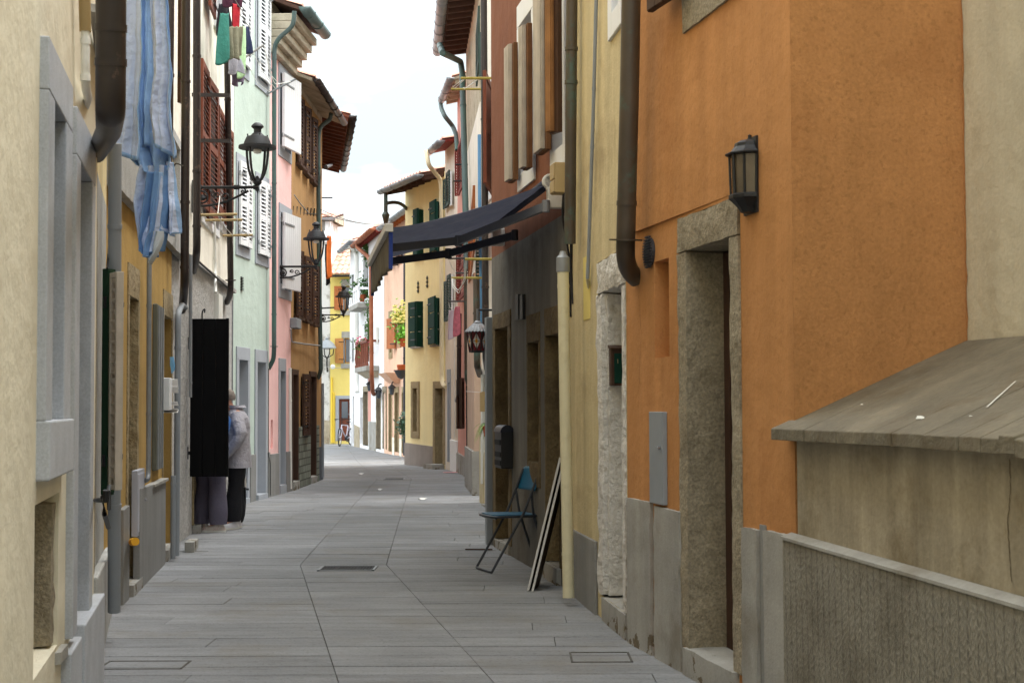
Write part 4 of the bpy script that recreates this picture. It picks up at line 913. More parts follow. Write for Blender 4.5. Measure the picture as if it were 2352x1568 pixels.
rc = h.rc(1140, 1169, 757, 1236); h.opening('door', rc, (h.S(1140, 900)-h.S(1134.5, 900), h.S(1175, 900)-h.S(1169, 900), .16, 0), .012, .32, M['shaded_stone'], M['dark_wood'], rough=.006, step=(0, .02, M['concrete']))
rc = h.rc(1214, 1239, 788, 1058); h.opening('window', rc, (.05, .05, .26, .22), .012, .3, M['shaded_stone'], M['dark_wood'], rough=.006)
rc = h.rc(1256, 1287, 772, 1288); h.opening('door', rc, (.05, .05, .24, 0), .012, .4, M['shaded_stone'], M['dark_wood'], rough=.006, step=(0, .04, M['concrete']))
h.finish([(0, zz_, M['dark_grey'], 'lower_wall'), (zz_, 8.6, M['rust'], 'wall')])
h.roof(8.6, ov=.4, gm=M['zinc'], rafters=False)
h.box('corner_duct', M['grey_pipe'], -.13, -.005, -.06, .06, 0, h.Zh(1130, 728), bevel=.006)
h.pipe(M['bronze_pipe'], [(1314, -80, .12), (1309, 560, .12)], .045, [(0, .3), (0, .42)])
h.pipe(M['cream_pipe'], [(1293, 612, .2), (1306, 1372, .2)], .0445, [(0, .06), (0, .87)], name='downpipe', cr=1.05)
b = MB(); P = h.p(1293, 625, .2); b.lathe([(.05, 0), (.052, .0), (.052, .11), (.03, .13), (.02, .16)], P, 16); b.build('pipe_cap', M['zinc'], h.root, smooth=True)
for i, x in enumerate((1190.5, 1200.5)):
    h.box('nameplate', M['black'], h.S(x, 700), h.S(x+6.5, 700), 0, .03, h.Zh(x, 735), h.Zh(x, 678), bevel=.004)

# ochre house
h = House('plastered_house', 'narrow ochre house with a whitewashed stone doorway', (.462, 11.96), (.731, 9.48), 8.7)
R2 = h
rc = (h.S(1386, 800), h.S(1431, 800), h.Zh(1386, 1368), h.Zh(1386, 672))
h.opening('niche', rc, (h.S(1386, 800)-h.S(1374, 800), h.L-h.S(1431, 800)-.005, .23, 0), .015, .34, M['white_rough'], M['white_rough'], rough=.014)
h.box('recess_reveal', M['white_rough'], rc[0]-.0, rc[0]+.05, -.33, -.02, rc[2], rc[3], rough=.014)
h.box('doorway_step', M['concrete'], rc[0]-.04, h.L, -.33, .02, -.05, rc[2]-.001, rough=.006)
rcw = (h.S(1410, 20), h.L-.1, h.Zh(1404, 40), 6.2)
h.opening('window', rcw, (.14, .08, .1, .16), .02, .15, M['white_paint'], M['dark_wood'])
h.finish([(0, 8.7, M['ochre'], 'wall')])
h.roof(8.7, ov=.4, gm=M['zinc'], rafters=False)
h.slab('plinth', M['plinth_grey'], 0.01, h.S(1373, 1250), h.Zh(1321, 1216), h.Zh(1373, 1242), .025, rough=0, bevel=.008)
h.pipe(M['grey_pipe'], [(1371, -60, .03), (1363, 250, .03), (1350, 640, .03)], .0135, [(0, .85), (1, .22)], name='conduit')
h.pipe(M['cream_pipe'], [(1350, 603, .03), (1349, 640, .03), (1353, 660, .0)], .014, name='conduit')
h.box('paint_patch', mat('yellow_filler', (218, 200, 120), rough=.9, var=.06, vs=5), h.S(1341, 680), h.S(1356, 680), 0, .004, h.Zh(1345, 735), h.Zh(1345, 590), rough=0)

# orange house
h = House('rendered_house', 'big orange house with a deep granite doorway', (.733, 9.46), (1.287, 6.76), 8.8, depth=6)
R1 = h
gr_ = M['old_stone_grey']
zt = h.Zh(1582, 576); zd = h.Zh(1586, 1490)
rc = (h.S(1583, 1000), h.S(1684.5, 1000), zd, zt)
o = h.opening('door', rc, (h.S(1583, 1000)-h.S(1564, 1000), h.S(1705, 1000)-h.S(1684.5, 1000), h.Zh(1562, 500)-h.Zh(1562, 580), 0), .014, .235, gr_, M['dark_wood'], rough=.007)
h.box('doorstep', M['concrete'], rc[0]-.06, rc[1]+.06, -.2, .035, -.05, zd+.008, rough=.006)
h.opening('niche', h.rc(1503, 1537, 602, 822), depth=.1, bm_=M['orange'])
b = MB()
rcw = (h.S(1600, 20), h.S(1668, 0), h.Zh(1592, 66)+.36, 5.4)
h.opening('window', rcw, (.2, .2, .2, .36), .02, .2, gr_, M['dark_wood'], rough=.005)
h.leafpx(1580, .05, 1500, .1, -120, -22, M['dark_wood'], 'plank')
h.finish([(0, 8.8, M['orange'], 'wall')])
h.roof(8.8, ov=.4, gm=M['zinc'], rafters=False)
za = h.Zh(1463, 534)
b = MB(); xa, xm, xe, zt_ = h.S(1462, 530), rc[0]-.14, rc[0]+.75, za+1.3
b.hexa([(xa,-.022,za),(xm,-.011,za),(xm,.0,za),(xa,.0,za)], [(xa,-.001,zt_),(xm,-.001,zt_),(xm,.002,zt_),(xa,.002,zt_)])
b.hexa([(xm,-.011,za),(xe,-.0006,za),(xe,.002,za),(xm,.0,za)], [(xm,-.001,zt_),(xe,-.0006,zt_),(xe,.002,zt_),(xm,.002,zt_)])
b.build('plaster_ledge', M['orange'], h.root)
for (a, c, y0, y1) in ((1448, 1502, 1140, 1152), (1510, 1570, 1160, 1172), (1712, 1748, 1207, 1213), (1763, 1812, 1216, 1222)):
    b = MB(); b.rbox(h.S(a, 1300), min(h.L, h.S(c, 1300)), -.024, .01, -.05, (h.Zh(a, y0)+h.Zh(c, y1))/2, amp=.006, seg=.05); b.build('plinth', M['concrete'], h.root, smooth=True, weld=True)
h.box('plinth_strip', M['plinth_grey'], h.S(1749, 1300), h.S(1762, 1300), 0, .008, -.03, h.Zh(1755, 1205))
h.pipe(M['bronze_pipe'], [(1451, -80, .14), (1446, 200, .14), (1437, 560, .14), (1437, 596, .12), (1446, 624, .06), (1464, 640, .0)], .0585, [(1, .74)], flange=[(1, .975)], cr=1.07)
b = MB(); c = h.p(1488, 579, .02)
for k in range(12):
    z = -.09+k*.0164; wv = math.sqrt(max(.0, 1-(z/.1)**2))*.085; b.box(c.x-wv, c.x+wv, -.03, -.012, c.z+z-.005, c.z+z+.005)
b.tube([(c.x, -.02, c.z), (c.x, -.001, c.z)], .088, 20); b.build('vent', M['dark_alu'], h.root, smooth=False)
b = MB(); x0, x1 = h.S(1502, 1050), h.S(1533, 1050); b.box(x0, x1, -.03, .0, h.Zh(1502, 1153), h.Zh(1502, 945)); b.build('meter_cover', M['grey_pipe'], h.root, bevel=.004)
b = MB(); b.tube([(x1-.04, -.03, h.Zh(1530, 1028)), (x1-.04, -.045, h.Zh(1530, 1028))], .012, 10); b.build('lock', M['steel'], h.root)

# set-back beige house with slate covered lean-to
u = h.u; n = h.n
Pc = h.A+u*(h.L+.004)
b = MB()
ret = .86
# return wall of the orange house, facing the viewer across the setback
rw = MB(); rw.quad((h.L+.002, .0, 0), (h.L+.002, 6, 0), (h.L+.002, 6, 8.79), (h.L+.002, .0, 8.79)); rw.quad((h.L-.05, .0, 0), (h.L-.05, 6, 0), (h.L-.05, 6, 8.79), (h.L-.05, .0, 8.79))
rw.build('return_wall', M['orange_rough'], h.root)
A2 = Pc+n*ret; B2 = A2+u*20
h0 = House('rendered_house', 'weathered beige house set back behind its slate roofed lean-to', A2[:], B2[:], 9.0)
h0.finish([(0, 9.0, M['beige'], 'wall')]); h0.roof(9.0, ov=.55, gm=M['zinc'], rafters=False)  # roof out of view, its eaves added to shade the lean-to
Lr = 2.6; zr = 1.79; ze = h0.Zh(1772, 984, ret+.085)
lw = MB(); lw.box(.0, Lr, -ret+.0, -.003, 0, ze+.02); lw.build('lean_to', M['beige_dirty'], h0.root, bevel=.02)
pl = MB(); zA = h0.Zh(1790, 1236, ret+.05); zB = zA+(h0.Zh(2340, 1397, ret+.05)-zA)*(Lr+.05)/h0.S(2340, 1397, ret+.05)
pl.hexa([(-.045,-ret-.05,-.05),(Lr+.05,-ret-.05,-.05),(Lr+.05,-ret+.001,-.05),(-.045,-ret+.001,-.05)], [(-.045,-ret-.05,zA),(Lr+.05,-ret-.05,zB),(Lr+.05,-ret+.001,zB+.012),(-.045,-ret+.001,zA+.012)])
pl.build('chiselled_plinth', M['chisel'], h0.root, bevel=.006)
cp = MB(); cp.hexa([(-.05,-ret-.056,zA-.0),(Lr+.05,-ret-.056,zB),(Lr+.05,-ret-.002,zB+.01),(-.05,-ret-.002,zA+.01)], [(-.05,-ret-.056,zA+.013),(Lr+.05,-ret-.056,zB+.013),(Lr+.05,-ret-.002,zB+.03),(-.05,-ret-.002,zA+.03)]); cp.build('plinth_cap', M['concrete'], h0.root)
rs = MB(); ex = .085; y0 = -ret-ex; hipx = h0.S(2294, 1007, ret+ex)
def rz(y): return ze+(zr-ze)*(y-y0)/(-.0-y0)
xs = [h0.S(x, 995, ret+ex) for x in (1771, 1845, 1919, 1980, 2046, 2120, 2199, 2250)]+[hipx]
for a, c in zip(xs, xs[1:]):                 # sloping slate slabs, laid side by side
    j = random.uniform(-.002, .002); k = random.uniform(-.005, .003); a += .0015; c -= .0015; t = .052
    a1 = max(a, .004)
    rs.hexa([(a,y0+k,rz(y0)+j-t),(c,y0+k,rz(y0)+j-t),(c,-.004,zr+j-t),(a1,-.004,zr+j-t)], [(a,y0+k,rz(y0)+j),(c,y0+k,rz(y0)+j),(c,-.004,zr+j),(a1,-.004,zr+j)])
rs.hexa([(hipx+.002,y0-.004,ze-.052),(hipx+.1,y0-.004,ze-.052),(hipx+.9,-.004,zr-.03),(hipx+.002,-.004,zr-.03)], [(hipx+.002,y0-.004,ze+.008),(hipx+.1,y0-.004,ze+.008),(hipx+.9,-.004,zr+.03),(hipx+.002,-.004,zr+.03)])
rs.hexa([(hipx+.101,y0-.004,ze-.06),(Lr+.1,y0-.01,ze-.12),(Lr+.1,-.004,zr-.1),(hipx+.9,-.004,zr-.05)], [(hipx+.101,y0-.004,ze+.0),(Lr+.1,y0-.01,ze-.06),(Lr+.1,-.004,zr-.04),(hipx+.9,-.004,zr+.0)])
rs.build('lean_to_roof', M['slate'], h0.root, bevel=.004)

# unseen house added behind the viewer to cut sky light on the near walls
h = House('plastered_house', 'unseen pale house added behind the viewer to block sky light', (8.5, -14.6), (.5, -14.2), 8.5)
h.opening('window', (2.0, 3.0, 3.6, 5.2), (.1, .1, .1, .1), .02, .15, tg, M['dark_wood']); h.opening('door', (4.5, 5.5, .05, 2.3), (.1, .1, .1, 0), .02, .2, tg, M['dark_wood'])
h.finish([(0, 8.5, M['offwhite'], 'wall')])

k = MB()
def onroof(px, py):
    r = ray(px, py); P0 = Vector((h0.A.x, h0.A.y, zr))-Vector((h0.n.x*.004, h0.n.y*.004, 0)); e1 = Vector((h0.u.x, h0.u.y, 0)); e2 = Vector((-h0.n.x*(ret+ex), -h0.n.y*(ret+ex), ze-zr)); nn = e1.cross(e2).normalized()
    t = (P0-Vector((0, 0, CAMZ))).dot(nn)/r.dot(nn); q = Vector((0, 0, CAMZ))+r*t+nn*(.004 if nn.z > 0 else -.004); d = q.xy-h0.A; return Vector((d.dot(h0.u), d.dot(h0.n), q.z))
for cx, cy, rx, ry in ((2113, 960, 9, 5), (1980, 930, 3, 1.5), (2230, 957, 4, 1)):
    P = [onroof(cx+rx*math.cos(a)*(1+.35*math.sin(3*a+1)), cy+ry*math.sin(a)*(1+.3*math.cos(2*a))) for a in [2*PI*i/14 for i in range(14)]]; k.add(P, [tuple(range(14))])
k.add([onroof(2265, 937), onroof(2270, 936), onroof(2336, 876), onroof(2331, 878)], [(0, 1, 2, 3)])
k.build('bird_lime', M['white_pipe'], h0.root)

# the orange paint runs a little onto the neighbour in a ragged line
b = MB(); vs = []; fs = []; n_ = 90
for i in range(n_+1):
    z = zr-.02+(7.6-zr)*i/n_; vs += [(.0, -.0025, z), (.012+.02*abs(noise.noise(Vector((0, 3, z*5))))+.012*noise.noise(Vector((1, 0, z*17))), -.0025, z)]
for i in range(n_): fs.append((2*i, 2*i+1, 2*i+3, 2*i+2))
b.add(vs, fs); b.build('paint_edge', M['orange_rough'], h0.root)

def crack(hh, pts, w_, d, m, nm, par):
    b = MB(); P = []
    for (x0, y0), (x1, y1) in zip(pts, pts[1:]):
        for i in range(8):
            t = i/8; P.append(hh.p(x0+(x1-x0)*t+random.uniform(-1.5, 1.5), y0+(y1-y0)*t+random.uniform(-1.5, 1.5), d))
    vs = []; fs = []
    for i, q in enumerate(P):
        k = w_*random.uniform(.3, 1.2); vs += [q-Vector((k, 0, k*.4)), q+Vector((k, 0, k*.4))]
    for i in range(len(P)-1): fs.append((2*i, 2*i+1, 2*i+3, 2*i+2))
    b.add(vs, fs); b.build(nm, m, par)
crk = mat('crack_shadow', (58, 46, 34), rough=1, var=0)
crack(h0, [(2212, 792), (2232, 786), (2262, 796), (2290, 780), (2345, 778)], .003, .003, crk, 'crack', h0.root)
hp_ = Pl_ = type('Pl', (), dict(at=House.at, p=House.p, wpt=House.wpt, S=House.S, Zh=House.Zh))
q_ = Pl_(); q_.A = Vector(h0.A); q_.u = h0.u; q_.n = h0.n
crack(q_, [(2318, 1055), (2322, 1120), (2314, 1200), (2320, 1290), (2325, 1345)], .0022, ret+.002, mat('crack_brown', (84, 70, 48), rough=1, var=0), 'crack', h0.root)
crack(R1, [(1700, 760), (1722, 700), (1760, 640)], .0012, .0015, mat('pale_scratch', (206, 158, 110), rough=1, var=0), 'scratch', R1.root)
crack(R1, [(1740, 1010), (1765, 985), (1800, 960)], .0012, .0015, mat('pale_scratch', (206, 158, 110)), 'scratch', R1.root)
crack(R1, [(1465, 640), (1472, 760), (1468, 900)], .0015, .0015, crk, 'crack', R1.root)

# ------------------------------------------------------------ street lanterns
def frame_at(loc, rotz): return Matrix.Translation(loc) @ Matrix.Rotation(rotz, 4, 'Z')
def street_lamp(label, wallpt, lamp_xy, zarm, sc_=1.0, scroll=True):
    d = Vector((lamp_xy[0]-wallpt[0], lamp_xy[1]-wallpt[1])); L = d.length
    t = thing('street_lantern', label, 'street lamp', (wallpt[0], wallpt[1], zarm), math.atan2(d.y, d.x), 'black lanterns along the lane')
    b = MB(); b.tube([(0, 0, 0), (L+.01, 0, 0)], .018*sc_, 10)
    for x in (L*.1, L*.68, L*.98): b.tube([(x-.03*sc_, 0, 0), (x+.03*sc_, 0, 0)], .028*sc_, 10)
    b.box(-.0, .02, -.05, .05, -.3*sc_, .08)
    def spiral(cx, cz, r0, r1, a0, a1, n=22): return [(cx+(r0+(r1-r0)*i/n)*math.cos(a0+(a1-a0)*i/n), 0, cz+(r0+(r1-r0)*i/n)*math.sin(a0+(a1-a0)*i/n)) for i in range(n+1)]
    k = L/.72
    pts = arc((.03, 0, -.2*k), (.28*k, 0, -.24*k), (.62*k, 0, -.04*k), 12); b.tube(pts, .014*sc_, 8)
    b.tube(spiral(.10*k, -.12*k, .1*k, .015, PI*1.35, -PI*2.2), .011*sc_, 6)
    b.lathe([(.0, -.03), (.03*k, -.028), (.05*k, 0), (.03*k, .028), (0, .03)], (.1*k, 0, -.12*k), 10, 1, .5)
    b.tube(spiral(.36*k, -.11*k, .05*k, .01, -PI*.3, PI*2.1), .009*sc_, 6)
    b.tube(spiral(.27*k, -.09*k, .035*k, .01, PI*1.2, -PI*1.4), .008*sc_, 6)
    b.tube(spiral(.56*k, -.045*k, .035*k, .01, PI*.7, -PI*1.6), .009*sc_, 6)
    b.build('wall_bracket', M['black'], t, smooth=True)
    q = .00487*sc_
    def Y(py): return (432-py)*q               # heights read off the nearest lantern
    r = MB(); r.lathe([(0, Y(276)), (7*q, Y(277)), (14*q, Y(283)), (15*q, Y(287)), (9*q, Y(292)), (9*q, Y(300)), (15*q, Y(306)), (17*q, Y(309)), (26*q, Y(311)), (31*q, Y(322)), (34*q, Y(331)), (45*q, Y(333)), (45*q, Y(339)), (30*q, Y(341)), (0, Y(340))][::-1], (L, 0, 0), 28)
    for a in range(4): r.lathe([(0, 0), (2*q, .002), (1.5*q, 5*q), (0, 6*q)], (L+24*q*math.cos(a*PI/2+.4), 24*q*math.sin(a*PI/2+.4), Y(310)), 8)
    r.build('lantern_roof', M['lampblack'], t, smooth=True)
    f = MB()
    for a in range(4):
        c, s_ = math.cos(a*PI/2+PI/4+.35), math.sin(a*PI/2+PI/4+.35)
        f.tube([(L+rr*q*c, rr*q*s_, Y(yy)) for rr, yy in ((31, 340), (30, 355), (28, 372), (25, 388), (20, 402), (13, 413), (5, 419), (0, 421))], 3.0*q, 8)
    f.lathe([(0, Y(404)), (3*q, Y(406)), (8*q, Y(414)), (11*q, Y(420)), (9*q, Y(424)), (4*q, Y(428)), (4*q, Y(436)), (6*q, Y(438)), (2*q, Y(442)), (0, Y(447))][::-1], (L, 0, 0), 14)
    f.build('lantern_frame', M['lampblack'], t, smooth=True)
    g = MB(); g.lathe([(0, Y(352)), (8*q, Y(350)), (11*q, Y(345)), (9*q, Y(341)), (0, Y(340.5))], (L, 0, 0), 14); g.build('bulb', M['white_pipe'], t, smooth=True)
    return t
def lamp_px(label, wx, lx, y, Z, **k):
    P = atY(lx, y, Z); Q = atY(wx, y, Z); street_lamp(label, (Q.x, Q.y), (P.x, P.y), P.z, **k)
lamp_px('nearest black lantern on the scrolled arm in front of the reddish shutters', 443, 591, 430, 17.2, sc_=1.0)
lamp_px('middle black lantern projecting from the rose pink house', 637, 726, 612, 25.0, sc_=1.0)
lamp_px('black lantern before the brown shutter of the lemon yellow house', 735, 789.5, 723, 35.2, sc_=.93)
t = thing('street_lantern', 'farthest tiny lantern on a curled post against the peeling white wall', 'street lamp', atY(751, 844, 56.5)[:], 0, 'black lanterns along the lane')
b = MB(); b.tube([(0, .25, -.1), (0, .1, -.15), (0, 0, .1), (0, 0, .36)], .03, 8); b.build('wall_bracket', M['black'], t, smooth=True)
q = .0105
b = MB(); b.lathe([(0, .72), (.15, .71), (.33, .74), (.36, .74), (.34, .78), (.26, .92), (.14, 1.02), (.06, 1.06), (.07, 1.12), (0, 1.16)], (0, 0, 0), 16); b.build('lantern_roof', M['grey_pipe'], t, smooth=True)
b = MB()
for a in range(4): b.tube([(.28*math.cos(a*PI/2+.5), .28*math.sin(a*PI/2+.5), .72), (.24*math.cos(a*PI/2+.5), .24*math.sin(a*PI/2+.5), .5), (0, 0, .36)], .02, 6)
b.build('lantern_frame', M['lampblack'], t, smooth=True)
# small lamps by the far doors
for (px, py, Z, s_, lab) in ((849, 888, 49.3, .7, 'dark wall lamp under a curl beside the rusty downpipe'), (869, 903, 46.6, .75, 'grey hooded wall lamp over the stone doorway right of the rusty downpipe'), (900, 896, 43.4, .65, 'small dark wall lamp on the peach house')):
    c = atY(px, py, Z); t = thing('wall_lamp', lab, 'wall lamp', c[:], 0)
    b = MB(); b.lathe([(0, -.22*s_), (.08*s_, -.2*s_), (.13*s_, .1*s_), (.13*s_, .12*s_)], (0, 0, 0), 6); b.build('lantern_body', M['glass'], t)
    b = MB(); b.lathe([(0, .1*s_), (.19*s_, .1*s_), (.19*s_, .13*s_), (.05*s_, .26*s_), (0, .28*s_)], (0, 0, 0), 6); b.tube(arc((0, 0, .27*s_), (.0, 0, .5*s_), (.35, .1, .3*s_), 8), .02, 6); b.build('lantern_roof', M['lampblack'], t)

# half lantern on the orange wall
h = R1; c = h.p(1727, 400, .0)
wl = h.wpt(c.x, 0, 0)
t = thing('wall_lantern', 'black half lantern with smoky panes on the orange wall', 'wall lamp', (wl.x, wl.y, c.z), h.ang)
HZ = lambda py: h.Zh(1727, py)-c.z
def half(prof, n=6, m=None, nm='', y0=-.012):
    b = MB(); vs = []; fs = []
    for r, z in prof:
        for j in range(n+1):
            a = PI+PI*j/n; vs.append((r*math.cos(a), y0+r*1.0*math.sin(a), z))
    k = n+1
    for i in range(len(prof)-1):
        for j in range(n): fs.append((i*k+j, i*k+j+1, (i+1)*k+j+1, (i+1)*k+j))
        fs.append((i*k+n, i*k, (i+1)*k, (i+1)*k+n))
    fs += [tuple(range(k))[::-1], tuple((len(prof)-1)*k+j for j in range(k))]
    b.add(vs, fs); return b.build(nm, m, t, bevel=.002)
half([(.118, HZ(358)), (.121, HZ(354)), (.09, HZ(347)), (.075, HZ(338)), (.072, HZ(330)), (.05, HZ(324)), (.02, HZ(321))], 5, M['black'], 'lantern_roof')
half([(.012, HZ(491)), (.045, HZ(489)), (.06, HZ(478)), (.088, HZ(464)), (.104, HZ(458)), (.104, HZ(449)), (.095, HZ(447))], 5, M['black'], 'lantern_base')
mg = mat('smoky_lamp_glass', (92, 80, 62), rough=.12, var=.2, vs=8, spec=.6)
half([(.084, HZ(450)), (.090, HZ(357))], 5, mg, 'pane')
b = MB()
for j in range(6):
    a = PI+PI*j/5
    b.tube([(.092*math.cos(a), -.012+.092*math.sin(a), HZ(450)), (.098*math.cos(a), -.012+.098*math.sin(a), HZ(357))], .0065, 6)
b.box(-.09, .09, -.012, -.0, HZ(492), HZ(318)); b.lathe([(0, HZ(322)), (.012, HZ(320)), (.008, HZ(314)), (.01, HZ(311)), (0, HZ(308))], (0, -.01, 0), 8)
b.build('lantern_frame', M['black'], t, smooth=True)

# red stained glass lantern hanging at the corner of the rust house
c = atY(1097, 760, 16.1)
t = thing('hanging_lantern', 'red stained glass lantern with a white diamond under a tin roof', 'lantern', c[:], .3)
n = 6; S_ = 16.1/F
def hexr(r, z): return [(r*math.cos(PI*2*k/n+PI/6+.12), r*math.sin(PI*2*k/n+PI/6+.12), z) for k in range(n)]
b = MB(); r0, r1 = hexr(.122, -.0), hexr(.088, -.225)
b.add(r0+r1, [(k, (k+1) % n, n+(k+1) % n, n+k) for k in range(n)]+[tuple(range(n)), tuple(range(n, 2*n))[::-1]])
b.build('red_glass', mat('dark_red_glass', (104, 16, 26), rough=.2, var=.15, vs=9, spec=.5), t)
fr = MB(); dw = MB(); am = MB()
for k in range(n):
    A_, B_, C_, D_ = [Vector(v) for v in (r0[k], r0[(k+1) % n], r1[(k+1) % n], r1[k])]
    fr.tube([A_, D_], .008, 6); fr.tube([A_, B_], .008, 6); fr.tube([D_, C_], .009, 6)
    m0 = (A_+B_+C_+D_)/4; nn = Vector((m0.x, m0.y, 0)).normalized()*.004
    U = (B_-A_).normalized(); V = ((D_+C_)/2-(A_+B_)/2).normalized(); hw, hh2 = .04, .088
    q = [m0+nn-V*hh2, m0+nn+U*hw, m0+nn+V*hh2, m0+nn-U*hw]; dw.add(q, [(0, 1, 2, 3)])
    q = [m0+nn*1.6-V*.03, m0+nn*1.6+U*.017, m0+nn*1.6+V*.03, m0+nn*1.6-U*.017]; am.add(q, [(0, 1, 2, 3)])
    fr.tube([m0+nn*1.5-V*.108, m0+nn*1.5-V*.03], .0035, 5); fr.tube([m0+nn*1.5+V*.03, m0+nn*1.5+V*.108], .0035, 5); fr.tube([m0+nn*1.5-U*.05, m0+nn*1.5-U*.017], .0035, 5); fr.tube([m0+nn*1.5+U*.017, m0+nn*1.5+U*.05], .0035, 5)
fr.build('lantern_frame', M['black'], t); dw.build('white_glass', mat('milky_glass', (206, 200, 196), rough=.3, var=.08, vs=20), t); am.build('amber_glass', mat('amber_glass', (216, 150, 40), rough=.3, var=.1, vs=20), t)
b = MB(); m_ = 48; pr = []
vs = []; fs = []
for i, (r, z) in enumerate(((.142, -.012), (.1, .035), (.05, .078), (.03, .09))):
    for k in range(m_): vs.append(((r+(.008 if i < 2 else 0)*math.sin(k*PI))*math.cos(2*PI*k/m_), (r)*math.sin(2*PI*k/m_), z+(.007 if k % 2 else -.004)*(1 if i == 0 else .4)))
for i in range(3):
    for k in range(m_): fs.append((i*m_+k, i*m_+(k+1) % m_, (i+1)*m_+(k+1) % m_, (i+1)*m_+k))
b.add(vs, fs); b.lathe([(.03, .085), (.045, .09), (.035, .1), (.012, .115), (.012, .24)], (0, 0, 0), 12); b.build('tin_roof', mat('rust_streaked_tin', (136, 138, 142), rough=.5, metal=.3, var=.1, vs=5, dirt=(128, 96, 76), dirt_amt=.6, ds=7), t, solid=.004)
b = MB(); b.tube([(0, 0, .23), (.28, -.02, .23)], .012, 8); b.build('hanger', M['black'], t)

# ------------------------------------------------------------ awning over the rust house
h = R3
zr_ = 3.31; zf_ = 2.926; sN = h.S(1262, 420, .12)
def hl(x, y, z=0):
    q = Vector((x, y))-h.A; return Vector((q.dot(h.u), q.dot(h.n), z))
q_ = hl(-1.426, 14.92); sF = q_.x; dN = 1.444; dE = -q_.y
def dB(x): return dN+(dE-dN)*(sN-x)/(sN-sF)
dF = dN
slope_ = (zr_-zf_)/(dF-.12)
t = thing('shop_awning', 'navy blue fold-out awning with dirty grey valance over the dark doorways', 'awning', (h.A.x, h.A.y, 0), h.ang)
b = MB(); vs = []; fs = []; nx, ny = 40, 14
for j in range(ny+1):
    v = j/ny
    for i in range(nx+1):
        u_ = i/nx; x = sF+(sN-sF)*u_; y = -.14-(dB(x)-.14)*v
        z = zr_-(zr_-zf_)*v-.035*math.sin(PI*v)*(1-.3*math.cos(u_*9))+.02*math.sin(u_*21+v*2)*math.sin(PI*v)**.6
        vs.append((x, y, z))
for j in range(ny):
    for i in range(nx): k = j*(nx+1)+i; fs.append((k, k+1, k+nx+2, k+nx+1))
b.add(vs, fs); b.build('canvas', M['navy'], t, smooth=True)
b = MB(); b.tube([(sF-.05, -.12, zr_+.02), (sN+.03, -.12, zr_+.02)], .045, 14); b.build('roller', M['navy'], t, smooth=True)
b = MB(); k_ = .034
b.hexa([(sF,-dE-k_,zf_-k_),(sN+.02,-dN-k_,zf_-k_),(sN+.02,-dN+k_,zf_-k_),(sF,-dE+k_,zf_-k_)], [(sF,-dE-k_,zf_+k_),(sN+.02,-dN-k_,zf_+k_),(sN+.02,-dN+k_,zf_+k_),(sF,-dE+k_,zf_+k_)])
b.build('front_bar', M['alu'], t, bevel=.006)
b = MB(); vs = []; fs = []; nx = 60
for j in range(7):
    v = j/6
    for i in range(nx+1):
        u_ = i/nx; x = sF+(sN-sF)*u_; wv = .018*math.sin(u_*34)*v+.01*math.sin(u_*11+2)*v
        vs.append((x, -dB(x)+.005-wv+.02*v, zf_-.03-(.29-.05*u_*(1-u_)*4*.5)*v))
for j in range(6):
    for i in range(nx): k = j*(nx+1)+i; fs.append((k, k+1, k+nx+2, k+nx+1))
b.add(vs, fs); b.build('valance', M['valance'], t, smooth=True, solid=.003)
ve = mat('royal_blue_edging', (34, 58, 130), rough=.8, var=.1, vs=5)
for (xa, xb) in ((sF, sF+.06), (sN-.05, sN)):
    b = MB(); b.box(xa, xb, -dB(xa)-.0, -dB(xa)+.03, zf_-.33, zf_-.03); b.build('valance_edging', ve, t)
def arm(P, m):
    b = MB()
    for A_, B_ in zip(P, P[1:]):
        d = (B_-A_).normalized(); sd_ = d.cross(Vector((0, 0, 1))).normalized()*.018; up = sd_.cross(d).normalized()*.036
        b.hexa([A_-sd_-up, A_+sd_-up, B_+sd_-up, B_-sd_-up], [A_-sd_+up, A_+sd_+up, B_+sd_+up, B_-sd_+up])
    for q in P: b.tube([q-Vector((0, 0, .05)), q+Vector((0, 0, .05))], .034, 12)
    b.build('folding_arm', m, t, bevel=.004)
sh1 = h.at(1254, 474, .16); sh2 = hl(.03, 13.98, 3.1)
arm([Vector((sh1[0], -.16, sh1[1])), hl(-.487, 13.47, 2.99), hl(-1.12, 13.07, 2.88)], M['mid_alu']); arm([sh2, hl(-.623, 14.5, 2.98), hl(-1.27, 14.35, 2.88)], M['dark_alu'])
for x in (sN-.02, sF+.1):
    b = MB()
    b.tube([(x, -.12, zr_+.02), (x+.05, -.12, zr_+.02)], .062, 18); b.box(x-.02, x+.07, -.14, -.01, zr_-.2, zr_-.03)
    b.hexa([(x+.0,-.15,zr_-.05),(x+.05,-.15,zr_-.05),(x+.05,-.01,zr_-.12),(x,-.01,zr_-.12)], [(x,-.15,zr_+.03),(x+.05,-.15,zr_+.03),(x+.05,-.01,zr_-.02),(x,-.01,zr_-.02)])
    b.build('wall_mount', M['alu'], t, bevel=.006)
c = h.p(1320, 410, .0); wp = h.wpt(c.x, 0, 0)
t = thing('meter_box', 'tan plastic cable box beside the awning roller with dangling wires', 'electrical box', (wp.x, wp.y, c.z), h.ang)
b = MB(); b.box(-.12, .05, -.17, -.0, -.12, .12); b.box(-.115, .045, -.18, -.17, -.115, -.02); b.box(-.115, .045, -.18, -.17, -.01, .115); b.build('casing', M['tan_box'], t, bevel=.012)
b = MB(); b.tube(smooth_path([(0, -.08, -.12), (.02, -.1, -.22), (-.03, -.09, -.3), (.03, -.05, -.26), (.0, -.03, -.5), (-.03, -.03, -.75), (.01, -.02, -1.0)]), .012, 6); b.tube(smooth_path([(-.06, -.08, -.12), (-.03, -.1, -.3), (-.08, -.03, -.6), (-.09, -.02, -1.1)]), .009, 6); b.build('cable', M['cable'], t, smooth=True)

